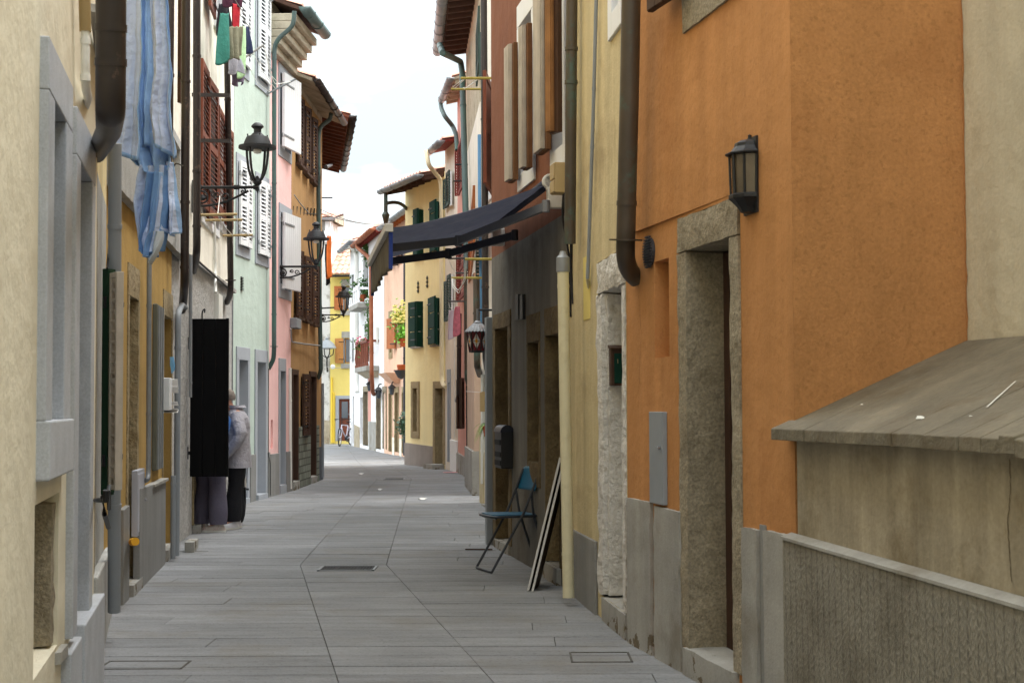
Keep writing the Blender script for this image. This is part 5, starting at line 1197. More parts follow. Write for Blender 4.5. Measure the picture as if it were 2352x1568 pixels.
# ------------------------------------------------------------ mailboxes, plates
c = h.p(1171, 1025, .0); wp = h.wpt(c.x, 0, 0)
t = thing('mailbox', 'tall black mailbox on the grey wall behind the teal chair', 'mailbox', (wp.x, wp.y, c.z), h.ang)
zT, zB = h.Zh(1171, 974)-c.z, h.Zh(1171, 1074)-c.z
b = MB(); b.box(-.2, .2, -.12, 0, zB, zT-.07); b.build('mailbox_body', M['black'], t, bevel=.008)
b = MB(); vs = []; fs = []; k = 10
for x in (-.21, .21):
    for i in range(k+1): a = PI*i/k; vs.append((x, -.06+.07*math.cos(a)*-1, zT-.075+.07*math.sin(a)))
for i in range(k): fs.append((i, i+1, k+2+i, k+1+i))
fs += [tuple(range(k+1)), tuple(range(k+1, 2*k+2))[::-1]]; b.add(vs, fs); b.build('lid', mat('blue_black_enamel', (34, 38, 50), rough=.35, var=0), t, smooth=True)
b = MB(); 
for z in (zB+.03, -.1, .02): b.box(-.17, .17, -.128, -.1205, z, z+.05)
b.build('slot', M['rubber'], t)
h = R2
sx = h.S(1386, 800)+.05
def rev(px, py):                               # where the sight line meets the far cheek of the doorway
    r = ray(px, py); P = h.A+h.u*(sx+.1); t = P.dot(h.u)/(r.x*h.u.x+r.y*h.u.y); q = Vector((r.x*t, r.y*t))-P; return q.dot(h.n), CAMZ+r.z*t
ya, zT = rev(1386, 791); yb, zB = rev(1433, 885); ya = max(ya, .03); yb = min(yb, .32)
wp = h.wpt(sx, 0, (zT+zB)/2); zT -= wp.z; zB -= wp.z
t = thing('mailbox', 'brown and bottle green mailbox fixed in the whitewashed stone doorway', 'mailbox', wp[:], h.ang)
b = MB(); b.box(0, .09, ya, yb, zB, zT-.02); b.hexa([(0,ya-.008,zT-.02),(.11,ya-.008,zT-.035),(.11,yb+.005,zT-.035),(0,yb+.005,zT-.02)], [(0,ya-.008,zT),(.11,ya-.008,zT-.02),(.11,yb+.005,zT-.02),(0,yb+.005,zT)]); b.build('mailbox_body', M['dark_wood'], t, bevel=.003)
b = MB(); b.box(.0905, .1, ya+.02, yb-.01, zB+.015, zT-.06); b.build('door', M['green_paint'], t, bevel=.004)
b = MB(); b.box(.1005, .104, (ya+yb)/2, yb-.04, zT-.13, zT-.1); b.build('name_card', M['tan_box'], t)
# white mailbox with flyers on the yellow house
def onleft(A, B):
    u_ = (Vector(B)-Vector(A)).normalized(); return Vector((-u_.y, u_.x)), math.atan2(u_.y, u_.x)
nL3, aL3 = onleft((-2.87, 10.42), (-3.48, 15.1))
class Pl:                                      # a bare facade plane for hanging things on
    def __init__(s, a, b): s.A = Vector(a); s.u = (Vector(b)-s.A).normalized(); s.n = Vector((-s.u.y, s.u.x)); s.ang = math.atan2(s.u.y, s.u.x)
    at = House.at; p = House.p; wpt = House.wpt; S = House.S; Zh = House.Zh
    def w(s, px, py, d): q = s.at(px, py, d); return s.wpt(q[0], d, q[1])
L3 = Pl((-2.87, 10.42), (-3.48, 15.1)); L4 = Pl((-3.56, 15.12), (-4.156, 22.02)); L2 = Pl((-2.33, 8.18), (-2.86, 10.4))
q = L3.w(368, 905, .0)
t = thing('mailbox', 'white metal mailbox stuffed with flyers beside the far stone doorway', 'mailbox', q[:], L3.ang)
zz2 = 905
b = MB(); b.box(-.14, .12, -.1, -.0, L3.Zh(368, 942)-q.z, L3.Zh(368, 868)-q.z); b.build('mailbox_body', M['white_paint'], t, bevel=.006)
b = MB()
for i, (dx, dz, a) in enumerate(((.14, -.08, .3), (.15, -.14, .1), (.16, -.17, -.2), (.14, .06, .5), (.15, .12, .9))):
    T = Matrix.Translation((dx, -.08, dz)) @ Matrix.Rotation(a, 4, 'Y'); b.box(-.03, .09, -.07, .07, -.002, .002, T)
b.build('flyers', M['paper'], t)
b = MB(); T = Matrix.Translation((.17, -.1, .3)) @ Matrix.Rotation(.9, 4, 'Y'); b.loft([(.17, -.09, .2, .006, .006), (.17, -.1, .24, .008, .02), (.16, -.1, .28, .01, .022), (.17, -.09, .36, .005, .01)], 10, .02, 20); b.build('blue_wrapper', mat('light_blue_plastic', (112, 166, 208), rough=.4, var=.1, vs=20), t, smooth=True)
q = L3.w(310, 1150, 0)
t = thing('meter_box', 'pale lilac meter cabinet door low on the yellow house', 'electrical box', q[:], L3.ang)
xa, xb = L3.S(302, 1150)-L3.S(310, 1150), L3.S(319, 1150)-L3.S(310, 1150)
zt_, zb_ = L3.Zh(305, 1080)-q.z, L3.Zh(305, 1230)-q.z
b = MB(); b.box(xa, xb, -.045, -.0, zb_, zt_); b.box(xa+.02, xb-.02, -.05, -.045, zb_+.03, zt_-.03); b.build('cabinet_door', mat('pale_lilac_metal', (176, 178, 188), rough=.5, var=.05, vs=3), t, bevel=.004)
b = MB(); b.tube([(xb-.04, -.05, 0), (xb-.04, -.07, 0)], .012, 8); b.build('lock', M['steel'], t)
q = gnd(434, 1268); t = thing('stone_block', 'small squared stone block on the paving at the foot of the white house', 'stone', q[:], .1)
b = MB(); b.rbox(-.045, .05, -.0, .42, 0, .105, amp=.004); b.build('block', M['concrete'], t, smooth=True, weld=True)

# black shutter standing out from the white house
Zs = 17.0; a_, b_ = atY(437, 910, Zs), atY(524, 910, Zs)
t = thing('window_shutter', 'big black ground floor shutter swung out in front of two people', 'shutter', (a_.x, Zs, 0), .03)
W_ = b_.x-a_.x; zt_, zb_ = atY(480, 732, Zs).z, atY(480, 1094, Zs).z
b = MB()
for i in range(3): b.box(W_*i/3+.002, W_*(i+1)/3-.002, -.02, .012, zb_, zt_)
b.box(W_-.03, W_+.004, -.024, .016, zb_-.003, zt_+.006); b.build('board', M['black_board'], t, bevel=.004)
b = MB()
for z in (zb_+.25, zt_-.3): b.box(-.1, W_*.7, .0125, .02, z, z+.04); b.tube([(-.03, 0, z-.05), (-.03, 0, z+.09)], .014, 8); b.box(-.2, -.02, -.008, .008, z, z+.03)
b.build('hinge', M['black'], t)
b = MB(); b.tube(smooth_path([(W_*.3, 0, zt_), (W_*.3, 0, zt_+.09), (W_*.38, 0, zt_+.12), (W_*.36, 0, zt_+.07)]), .008, 6); b.build('hook', M['black'], t)

# ------------------------------------------------------------ laundry
def cloth(name, label, cat, top0, top1, length, m, folds=3, amp=.03, seg=26, rows=22, bottom=None, taper=1.0, sway=0.0, edge=None, group=None, ragged=.03, m2=None):
    a, b_ = Vector(top0), Vector(top1); d = (b_-a); nrm = Vector((-d.y, d.x, 0)).normalized()
    vs = []; fs = []; mi = []
    ph = random.uniform(0, 6)
    for j in range(rows+1):
        v = j/rows
        for i in range(seg+1):
            u_ = i/seg; L_ = length if bottom is None else length*(bottom[0]+(bottom[1]-bottom[0])*u_)
            uu = .5+(u_-.5)*(1+(taper-1)*v)
            p = a+d*uu+nrm*(amp*(.35+.65*v)*math.sin(u_*folds*2*PI+ph+v*.8)+amp*.4*math.sin(u_*folds*5+v*3)+sway*v*v)
            p.z -= v*L_+(ragged*math.sin(u_*9+ph)*v)+.012*abs(math.sin(u_*PI*3))*(1-v)
            p += Vector(noise.noise_vector(Vector((p.x*4, p.y*4, p.z*3))))*.012*v
            vs.append(p)
    o_ = MB()
    for j in range(rows):
        for i in range(seg):
            k = j*(seg+1)+i; fs.append((k, k+1, k+seg+2, k+seg+1))
    o_.add(vs, fs)
    if edge:
        e0, e1 = edge; o_.mi = [1 if ((f % seg) < e0 or (f % seg) >= seg-e0 or (f//seg) >= rows-e1) else 0 for f in range(len(fs))]
    o = o_.build(name, [m, m2] if edge else m, smooth=True, solid=.004)
    if label: tag(o, label, cat, group)
    return o
sheetw = mat('pale_blue_cotton', (184, 199, 228), rough=.9, var=.06, vs=4, bump=.3, bs=12, bump2=.4, b2s=5)
sheetb = mat('sky_blue_cotton', (146, 180, 222), rough=.9, var=.12, vs=3, bump=.3, bs=12)
sheetd = mat('mid_blue_cotton', (104, 142, 192), rough=.9, var=.12, vs=4, bump=.3, bs=14)
Zl = 9.55
def lp(x, y, dz=0): return atY(x, y, Zl+dz)
t = thing('bed_sheet', 'big pale blue bed sheet hanging in long folds beside the fat brown drainpipe', 'laundry', lp(335, 0)[:])
def sub(o, par):
    o.parent = par; o.matrix_parent_inverse = Matrix.Translation(par.location).inverted(); return o
def panel(nm, cols, yt, ybs, dz, m, folds, amp, m2=None, edge=None):   # cols: left and right pixel at top, middle, foot
    seg, rows = 40, 46; vs = []; fs = []; ph = random.uniform(0, 6); o3 = Vector(lp(335, 0))
    for j in range(rows+1):
        v = j/rows; (a0, b0), (a1, b1), (a2, b2) = cols
        q = lambda s0, s1, s2: s0*(1-v)*(1-2*v)+s1*4*v*(1-v)+s2*v*(2*v-1)
        xl, xr = q(a0, a1, a2), q(b0, b1, b2)
        for i in range(seg+1):
            u_ = i/seg; yb = ybs[0]*(1-u_)**2+ybs[1]*2*u_*(1-u_)+ybs[2]*u_*u_
            X = xl+(xr-xl)*u_; Y_ = yt+(yb-yt)*v
            w_ = amp*math.sin(u_*folds*2*PI+ph+v*1.6+1.2*math.sin(v*2.4+u_*3))*(.35+.65*v)+amp*.4*math.sin(u_*folds*4.6*PI+v*4+ph)*v
            p = atY(X, Y_, Zl+dz); p += Vector((w_*.3, w_, 0))+Vector(noise.noise_vector(p*3.2))*.03*v+Vector(noise.noise_vector(p*10))*.008
            vs.append(p-o3)
    for j in range(rows):
        for i in range(seg): k = j*(seg+1)+i; fs.append((k, k+1, k+seg+2, k+seg+1))
    b = MB(); b.add(vs, fs)
    if edge: b.mi = [1 if ((f % seg) >= seg-edge or (f//seg) >= rows-1) else 0 for f in range(len(fs))]
    return b.build(nm, [m, m2] if edge else m, t, smooth=True, solid=.004)
random.seed(11)
panel('sheet_fold', ((300, 330), (282, 326), (270, 322)), -90, (356, 366, 378), .0, sheetw, 1.3, .03, sheetb, 2)
panel('sheet_fold', ((326, 348), (320, 347), (316, 347)), -90, (344, 336, 338), .05, sheetb, 1.6, .03)
panel('sheet_fold', ((345, 376), (344, 388), (340, 397)), -90, (330, 350, 368), -.02, sheetw, 1.7, .035, sheetb, 3)
panel('sheet_fold', ((366, 380), (376, 392), (384, 399)), -90, (352, 360, 366), .03, sheetb, 1.2, .02)
panel('sheet_fold', ((280, 388), (292, 392), (318, 386)), 305, (384, 420, 396), .08, sheetb, 3.2, .05)
panel('sheet_fold', ((322, 386), (318, 384), (326, 366)), 380, (585, 610, 575), .06, sheetw, 2.6, .06, sheetd, 5)
panel('sheet_fold', ((362, 396), (372, 404), (372, 407)), 372, (520, 556, 530), .09, sheetw, 2.0, .045, sheetb, 3)
panel('sheet_fold', ((338, 372), (334, 366), (322, 352)), 395, (582, 606, 590), .02, sheetd, 1.8, .05, sheetb, 9)
panel('sheet_fold', ((344, 372), (342, 370), (340, 352)), 530, (600, 622, 600), .0, mat('sheer_cream_cotton', (176, 184, 190), rough=.9, var=.08, vs=6), 1.5, .03)
# coloured washing high on the white house
def lc(x, y, Z): return atY(x, y, Z)
wash = [
 ('shirt', 'bright red shirt in the coloured washing on the white house', 536, 548, 8, 96, 18.6, (170, 34, 46), 1.4, .9),
 ('towel', 'long teal towel beside the red shirt in the coloured washing', 512, 523, 30, 146, 18.0, (44, 108, 96), 1.2, 1.5),
 ('trousers', 'khaki trousers hanging under the red shirt', 523, 553, 60, 135, 18.3, (118, 116, 96), 2.2, .9),
 ('trousers', 'black trousers hanging behind the teal towel', 509, 524, 8, 80, 18.9, (30, 30, 36), 1.5, 1.0),
 ('shorts', 'grey shorts hanging below the khaki trousers', 528, 550, 134, 168, 18.8, (146, 146, 154), 1.8, 1.1),
 ('shirt', 'plaid purple shirt peeping out lowest in the coloured washing', 531, 556, 150, 196, 19.3, (112, 98, 122), 2.2, .8),
 ('shirt', 'navy shirt next to the white louvred shutters in the coloured washing', 556, 570, 60, 122, 20.0, (34, 42, 70), 1.6, .8),
 ('towel', 'pale green cloth between the khaki trousers and the navy shirt', 552, 560, 60, 180, 19.2, (172, 206, 160), 1.3, 1.0),
 ('shirt', 'dark maroon top hanging just above the red shirt', 516, 546, -40, 14, 18.5, (70, 34, 52), 1.8, 1.0),
]
for nm, lab, x0, x1, y0, y1, Z, c_, fo, tp in wash:
    m_ = mat(nm+'_cotton_%d' % (c_[0]*3+c_[1]), c_, rough=.9, var=.16, vs=8, bump=.4, bs=22)
    x0 -= 3; x1 += 3; P, Q = lc(x0, y0, Z), lc(x1, y0, Z+.35); cloth(nm, lab, 'laundry', P, Q, (y1-y0)*Z/F, m_, fo, .045, taper=tp, group='coloured washing on the white house')
b = MB()
for (x0, y0, x1, y1, Z) in ((497, -40, 575, 66, 19.2), (500, -60, 566, 40, 18.4), (505, -30, 560, 20, 18.8)):
    b.tube([atY(x0, y0, Z-.3), atY(x1, y1, Z+.4)], .006, 5)
b.tube([atY(562, 133, 21.5), atY(605, 104, 21.5)], .016, 8); b.tube([atY(500, -50, 18.0), atY(575, -5, 18.6)], .02, 8)
tag(b.build('washing_line', M['grey_cable'], smooth=True), 'thin lines and rod carrying the coloured washing on the white house', 'washing line')
# clothes racks
def rack(label, rods, lines, m):
    b = MB(); c = atY(*rods[0][0])
    t = thing('clothes_rack', label, 'clothes rack', c[:])
    for p0, p1 in rods:
        b = MB(); b.tube([atY(*p0)-c, atY(*p1)-c], .016, 8); b.build('rod', m, t, smooth=True)
    k = MB()
    for L_ in lines:
        P = [atY(*q)-c for q in L_]; k.tube(smooth_path(P), .005, 5)
    if lines: k.build('line', M['white_pipe'], t, smooth=True)
rack('white wooden clothes bars below the reddish louvred shutters', [((455, 494, 16.6), (545, 492, 16.6)), ((472, 506, 17.6), (556, 505, 17.6)), ((512, 541, 18.6), (580, 540, 18.6))], [[(500, 494, 16.6), (515, 520, 17.5), (535, 541, 18.6)], [(540, 493, 16.6), (550, 520, 17.6), (572, 541, 18.6)], [(500, 494, 16.6), (505, 450, 16.9)]], M['tan_box'])
rack('grey iron clothes bracket with white lines beside the plank shutters of the pink house', [((612, 217, 23.6), (679, 182, 23.6)), ((612, 218, 23.6), (618, 208, 23.6)), ((562, 132, 22.4), (606, 104, 22.4))], [[(606, 104, 22.4), (620, 170, 23), (640, 192, 23.6)], [(580, 120, 22.4), (610, 175, 23), (632, 203, 23.6)], [(562, 132, 22.4), (590, 190, 23), (620, 212, 23.6)], [(606, 104, 22.4), (630, 195, 23), (668, 188, 23.6)]], M['zinc'])
rack('mustard clothes bars with white lines high under the deep dark eaves', [((1058, 180, 17.4), (1140, 180, 17.4)), ((1036, 205, 20.6), (1108, 205, 20.6))], [[(1067, 181, 17.4), (1040, 200, 20.4)], [(1097, 182, 17.4), (1070, 202, 20.4)], [(1069, 181, 17.4), (1045, 203, 20.4)], [(1099, 182, 17.4), (1066, 205, 20.4)], [(1060, 206, 20.6), (1067, 200, 20.6), (1076, 206, 20.6)]], M['brass_rod'])
rack('mustard clothes bars with a white loop of line just below the awning', [((1068, 595, 17.2), (1132, 595, 17.2)), ((1037, 638, 21.4), (1108, 638, 21.4))], [[(1069, 597, 17.2), (1066, 640, 18.5), (1054, 674, 20), (1040, 660, 21), (1038, 639, 21.4)], [(1072, 597, 17.2), (1068, 645, 18.5), (1052, 667, 20), (1041, 655, 21), (1040, 639, 21.4)]], M['brass_rod'])
rack('dark iron clothes bars on the slim rose house', [((1046, 378, 29.5), (1082, 378, 29.5)), ((1041, 416, 31), (1066, 416, 31)), ((1030, 594, 28), (1100, 592, 27)), ((1048, 627, 29), (1076, 627, 28.5)), ((1029, 692, 30), (1066, 692, 29.5))], [[(1031, 595, 28), (1038, 615, 29), (1050, 627, 29)], [(1030, 692, 30), (1034, 712, 30), (1042, 694, 30)], [(1036, 692, 30), (1042, 708, 30), (1050, 694, 30)]], M['black'])
rack('thin iron rods on the corner of the tan house carrying orange workwear', [((737, 454, 31.5), (764, 454, 31.5)), ((737, 506, 31.5), (767, 507, 32.5)), ((738, 708, 32), (768, 706, 32))], [[(757, 507, 32), (754, 545, 32)], [(763, 507, 32), (757, 545, 32)]], M['black'])
om = mat('orange_workwear', (232, 122, 52), rough=.85, var=.12, vs=5, bump=.3, bs=15)
P, Q = atY(751, 541, 32), atY(761, 541, 32.3)
cloth('work_jacket', 'orange work jacket hanging high by the tan house corner', 'laundry', P, Q, 97*32/F, om, 1.6, .05, taper=1.9)
cloth('trousers', 'black cloth hanging out below the orange work jacket', 'laundry', atY(746, 560, 32.6), atY(760, 560, 32.8), 93*32.6/F, mat('black_cotton', (30, 30, 34), rough=.9, var=.1, vs=5), 1.4, .04)
cloth('towel', 'raspberry pink towel on the rack of the slim rose house', 'laundry', atY(1047, 704, 29.2), atY(1057, 702, 29.6), 66*29.4/F, mat('raspberry_towel', (204, 120, 138), rough=.95, var=.25, vs=14, bump=.5, bs=30), 1.2, .05)
cloth('towel', 'pale lilac towel hanging next to the raspberry pink one', 'laundry', atY(1034, 712, 30), atY(1041, 710, 30.3), 66*30/F, mat('lilac_towel', (222, 208, 222), rough=.95, var=.1, vs=9), 1.2, .05)

rack('iron rod above the big pale blue bed sheet', [((250, -88, 9.55), (410, -92, 9.6)), ((250, -88, 9.55), (222, -70, 9.6))], [], M['black'])
# overhead wires
b = MB()
def sag(p, q, s_, n=14): return [Vector(p).lerp(Vector(q), i/n)-Vector((0, 0, s_*4*(i/n)*(1-i/n))) for i in range(n+1)]
P0, P1 = atY(739, 491, 30), atY(912, 512, 44)
b.tube(sag(P0, P1, .12), .012, 5); b.tube(sag(P0+Vector((0, 0, .08)), P1+Vector((0, 0, .1)), .2), .01, 5)
tag(b.build('overhead_wire', M['grey_cable'], smooth=True), 'pair of thin wires crossing the lane under the sky', 'wire')
b = MB(); P0 = atY(668, 450, 26.2); P1, P2 = atY(702, 486, 28.3), atY(738, 491, 29.8)
b.tube(sag(P0, P1, .02), .008, 5); b.tube(sag(atY(671, 485, 26.2), P2, .02), .01, 5); b.tube(sag(atY(671, 485, 26.2), atY(668, 560, 26.2), 0), .008, 5)
for i in range(9):
    c = atY(671, 485, 26.2).lerp(P2, i/8.5); b.tube([c+Vector((0, 0, -.06)), c+Vector((.02, 0, .09))], .014, 5)
for i in range(5):
    c = P0.lerp(P1, (i+.5)/5); b.tube([c+Vector((0, 0, -.06)), c+Vector((.02, 0, .07))], .014, 5)
tag(b.build('string_lights', M['bronze_pipe'], smooth=True), 'string of small unlit bulbs across the tan house', 'string lights')
b = MB(); b.tube(sag(atY(741, 838, 54), atY(804, 836, 53), .12), .008, 4); tag(b.build('overhead_wire', M['grey_cable']), 'faint wire with a white globe before the lemon house', 'wire')
b = MB(); b.lathe([(0, -.09), (.06, -.07), (.09, 0), (.06, .07), (0, .09)], atY(764.5, 842, 53.6), 12); tag(b.build('globe_lamp', M['white_pipe'], smooth=True), 'small white globe on the wire before the lemon house', 'lamp')

# ------------------------------------------------------------ folding chair, leaning boards
c0 = (gnd(1113, 1310)+gnd(1250, 1305)+gnd(1141, 1312)+gnd(1237, 1305))/4
t = thing('folding_chair', 'teal metal folding chair under the awning', 'chair', (c0.x-.02, c0.y, 0), 0)
t.rotation_euler.z = math.radians(20); t.scale = (1.06, 1.06, 1.09)
wq = .2
fr = MB(); r_ = .011                            # chair faces -X; back legs carry the backrest
for sy in (-1, 1):
    fr.tube([(-.27, sy*wq, .012), (.015, sy*wq, .48), (.165, sy*wq, .83)], r_, 10)
fr.tube(smooth_path([(-.27, -wq, .012), (-.275, -wq+.03, .011), (-.275, wq-.03, .011), (-.27, wq, .012)]), r_, 10)
fr.build('back_frame', M['chair_steel'], t, smooth=True)
fr = MB(); w2 = wq-.03
for sy in (-1, 1):
    fr.tube(smooth_path([(.09, sy*wq, .645), (.095, sy*(wq-.01), .62), (.02+.09, sy*w2, .47), (.27, sy*w2, .012)]), r_, 10)
fr.tube([(.27, -w2, .012), (.27, w2, .012)], r_, 10); fr.tube([(.21, -w2, .16), (.21, w2, .16)], r_*.8, 8); fr.tube([(-.22, -w2, .44), (-.22, w2, .44)], r_*.8, 8)
fr.build('front_frame', M['chair_steel'], t, smooth=True)
s_ = MB(); vs = []; n = 24
def rr(x0, x1, y0, y1, r, k=5):
    out = []
    for cx, cy, a0 in ((x1-r, y1-r, 0), (x0+r, y1-r, PI/2), (x0+r, y0+r, PI), (x1-r, y0+r, 3*PI/2)):
        for i in range(k+1): a = a0+PI/2*i/k; out.append((cx+r*math.cos(a), cy+r*math.sin(a)))
    return out
def rslab(b, pl, z0, z1, T=None):
    k = len(pl); vs = [Vector((x, y, z0)) for x, y in pl]+[Vector((x, y, z1)) for x, y in pl]
    if T is not None: vs = [T @ v for v in vs]
    b.add(vs, [tuple(range(k))[::-1], tuple(range(k, 2*k))]+[(i, (i+1) % k, k+(i+1) % k, k+i) for i in range(k)])
rslab(s_, rr(-.25, .15, -wq+.025, wq-.025, .05), .452, .47, Matrix.Rotation(.02, 4, 'Y')); s_.build('seat', M['teal'], t, bevel=.004)
e = MB(); P = [(x, y, .455) for x, y in rr(-.258, .158, -wq+.02, wq-.02, .055)]; e.tube(P, .011, 8, closed=True); e.build('seat_rim', M['chair_steel'], t, smooth=True)
bk = MB(); vs = []; fs = []; k = 14
for j in range(9):
    v = j/8; z = .66+.19*v; xb = .105+(.17-.105)*v+.004
    for i in range(k+1):
        y = -wq-.01+(2*wq+.02)*i/k; cv = .035*(1-(2*i/k-1)**2)
        rd = .0 if 0 < j < 8 or 1 < i < k-1 else .0
        vs.append((xb+cv, y, z+(-.012 if (j == 8 and (i == 0 or i == k)) else .012 if (j == 0 and (i == 0 or i == k)) else 0)))
for j in range(8):
    for i in range(k): q_ = j*(k+1)+i; fs.append((q_, q_+1, q_+k+2, q_+k+1))
bk.add(vs, fs); bk.build('backrest', M['teal'], t, smooth=True, solid=.012)
# folded signboard leaning on the wall
B0 = gnd(1213, 1357); T0 = R3.w(1287, 1052, .02) if hasattr(R3, 'w') else R3.wpt(R3.at(1287, 1052, .02)[0], .02, R3.at(1287, 1052, .02)[1])
t = thing('folded_board', 'folded brown signboard with pale metal edges leaning by the cream downpipe', 'board', B0[:], 0)
ax = (Vector(T0)-Vector(B0)); wv = Vector((.13, .99, 0)); wv = (wv-ax.normalized()*wv.dot(ax.normalized())).normalized()*.42; nn = ax.cross(wv).normalized()
pm = mat('dark_brown_panel', (58, 44, 36), rough=.6, var=.15, vs=4)
for k, off in enumerate((.0, .036)):
    o_ = nn*off*(-1 if nn.x > 0 else 1)*-1; a0 = Vector((0, 0, .004))+o_
    n1 = nn*.012
    b = MB(); n1 = nn*.007; b.hexa([a0-n1, a0-n1+wv, a0+n1+wv, a0+n1], [a0-n1+ax, a0-n1+wv+ax, a0+n1+wv+ax, a0+n1+ax]); b.build('panel', pm, t)
    e = MB(); n2 = nn*.009; w0 = wv.normalized()*-.012
    e.hexa([a0-n2+w0, a0-n2-w0*.8, a0+n2-w0*.8, a0+n2+w0], [a0-n2+w0+ax, a0-n2-w0*.8+ax, a0+n2-w0*.8+ax, a0+n2+w0+ax])
    e.build('metal_edge', mat('pale_metal_edge', (184, 182, 178), rough=.4, var=.05, vs=5), t, bevel=.002)

# ------------------------------------------------------------ drains, litter, things on the ground
def grate(label, x0, x1, y0, y1):
    a, b_ = gnd(x0, y1), gnd(x1, y0); t = thing('drain_grate', label, 'drain', ((a.x+b_.x)/2, (a.y+b_.y)/2, .006), 0, None)
    w_, d_ = (b_.x-a.x)/2, (b_.y-a.y)/2
    f = MB(); fw = .02
    for q in ((-w_, w_, -d_, -d_+fw), (-w_, w_, d_-fw, d_), (-w_, -w_+fw, -d_, d_), (w_-fw, w_, -d_, d_)): f.box(*q, -.02, .004)
    f.build('frame', M['zinc'], t)
    f = MB(); n = 17
    for i in range(n): x = -w_+fw+(2*w_-2*fw)*(i+.5)/n; f.box(x-.0085, x+.0085, -d_+fw, d_-fw, -.015, .003+.0)
    for i in range(1, 3): y_ = -d_+2*d_*i/3; f.box(-w_+fw, w_-fw, y_-.005, y_+.005, -.016, .001)
    for x in (-w_/3, w_/3): f.box(x-.013, x+.013, -d_+fw, d_-fw, -.015, .0035)
    f.build('bars', mat('dark_cast_iron', (40, 40, 42), rough=.7, var=.2, vs=9), t)
    f = MB(); f.quad((-w_+.002, -d_+.002, -.0045), (w_-.002, -d_+.002, -.0045), (w_-.002, d_-.002, -.0045), (-w_+.002, d_-.002, -.0045)); f.build('sump', M['black_board'], t)
grate('iron drain grate in the middle of the near paving', 728, 868, 1300, 1311)
grate('far drain grate in the paving beyond the teal chair', 880, 930, 1098.5, 1101)
for (px, py, lab, c_, s_) in ((829, 1089, 'small scrap of white paper before the tan house', (236, 236, 236), .06), (970, 1147, 'crumpled white scrap lying out from the red glass lantern', (230, 228, 222), .07), (872, 1125, 'thin pale strip of litter on the centre band of paving', (226, 228, 230), .05)):
    q = gnd(px, py, .006); b = MB(); vs = [Vector((s_*math.cos(a)*(1+.3*math.sin(a*3)), s_*.7*math.sin(a), .012+.012*math.sin(a*2+1))) for a in [2*PI*i/12 for i in range(12)]]
    b.add(vs+[Vector((0, 0, .03))], [(i, (i+1) % 12, 12) for i in range(12)]); o = b.build('paper_scrap', mat('litter_paper_%d' % c_[2], c_, rough=.8, var=.05, vs=20), loc=q[:]); tag(o, lab, 'litter')
q = gnd(1038, 1084.5, .006); b = MB(); b.box(-.18, .18, -.12, .12, 0, .006); b.box(-.17, .1, -.1, .08, .0062, .01, Matrix.Rotation(.15, 4, 'Z')); tag(b.build('magazine', mat('pink_magazine', (222, 158, 164), rough=.4, var=.3, vs=9), loc=q[:], rotz=.2), 'pinkish magazine lying by the white plinth of the offwhite house', 'magazine')
q = gnd(1100, 1262, .004); b = MB(); b.box(-.14, .14, -.012, .012, 0, .012); tag(b.build('wood_strip', M['dark_wood'], loc=q[:], rotz=-.05), 'thin dark strip on the paving by the teal chair legs', 'litter')

# ------------------------------------------------------------ plants
def leafy(name, label, c, rad, n, m, leaf=.05, pot=None, hang=0.0, extra=None, cat='plant', sq=(1, 1, 1)):
    t = thing(name, label, cat, c[:]); b = MB()
    for i in range(n):
        d = Vector((random.gauss(0, 1)*sq[0], random.gauss(0, 1)*sq[1], random.gauss(0, 1)*sq[2]))*rad*.5
        if hang: d.z -= abs(d.x)*hang
        a = Vector((random.gauss(0, 1), random.gauss(0, 1), random.gauss(0, 1))).normalized(); e = a.orthogonal().normalized()
        L_ = leaf*random.uniform(.6, 1.3); b.add([d-a*L_, d+e*L_*.45, d+a*L_, d-e*L_*.45], [(0, 1, 2, 3)])
    b.build('foliage', m, t)
    st_ = MB()
    for i in range(7): st_.tube([Vector((0, 0, -rad*.6)), Vector((random.gauss(0, 1)*sq[0], random.gauss(0, 1)*sq[1], random.gauss(0, .6)*sq[2]))*rad*.45], .006, 4)
    st_.build('stems', M['leaf'], t)
    if extra:
        k = MB(); mm, num, sz = extra
        for i in range(num):
            d = Vector((random.gauss(0, 1)*sq[0], random.gauss(0, 1)*sq[1], abs(random.gauss(0, 1))*sq[2]))*rad*.52+Vector((0, -rad*.15, 0))
            k.lathe([(0, -sz*.5), (sz, 0), (sz*.8, sz*.5), (0, sz*.6)], d, 6)
        k.build('blossom', mm, t)
    if pot:
        k = MB(); r, hgt, mm = pot; k.lathe([(r*.7, -hgt), (r, -.02), (r*1.1, -.02), (r*1.1, .02), (r*.9, .02)], (0, 0, -rad*.5), 14); k.build('pot', mm, t, smooth=True)
    return t
leafy('geranium', 'pink geraniums hanging outside the brown balcony', atY(834, 793, 49), .24, 160, M['leaf'], .06, (.14, .2, M['terracotta']), extra=(M['petal'], 46, .05))
leafy('flower_box', 'pale yellow flowering bush beside the brown plank shutter', atY(922, 742, 40.6), .42, 260, M['pale_leaf'], .06, extra=(M['yellow_petal'], 120, .05), sq=(.6, .6, 1.2))
leafy('asparagus_fern', 'feathery bright green fern hanging below the pale yellow flowers', atY(928, 770, 40.4), .22, 260, mat('bright_fern_green', (120, 182, 70), rough=.6, var=.2, vs=9), .07, pot=(.15, .2, M['terracotta']))
leafy('potted_plant', 'trailing green plant on the small white balcony', atY(831, 664, 51), .42, 320, M['leaf'], .07, (.15, .22, M['terracotta']), sq=(1.2, .7, 1.0))
leafy('climbing_vine', 'thin vine climbing beside the rusty downpipe', atY(848, 735, 49.4), .6, 260, M['leaf'], .06, sq=(.25, .25, 1.7))
leafy('climbing_vine', 'leafy vine high beside the eaves of the white balcony house', atY(843, 578, 50), .4, 200, M['leaf'], .07, sq=(.5, .4, 1.4))
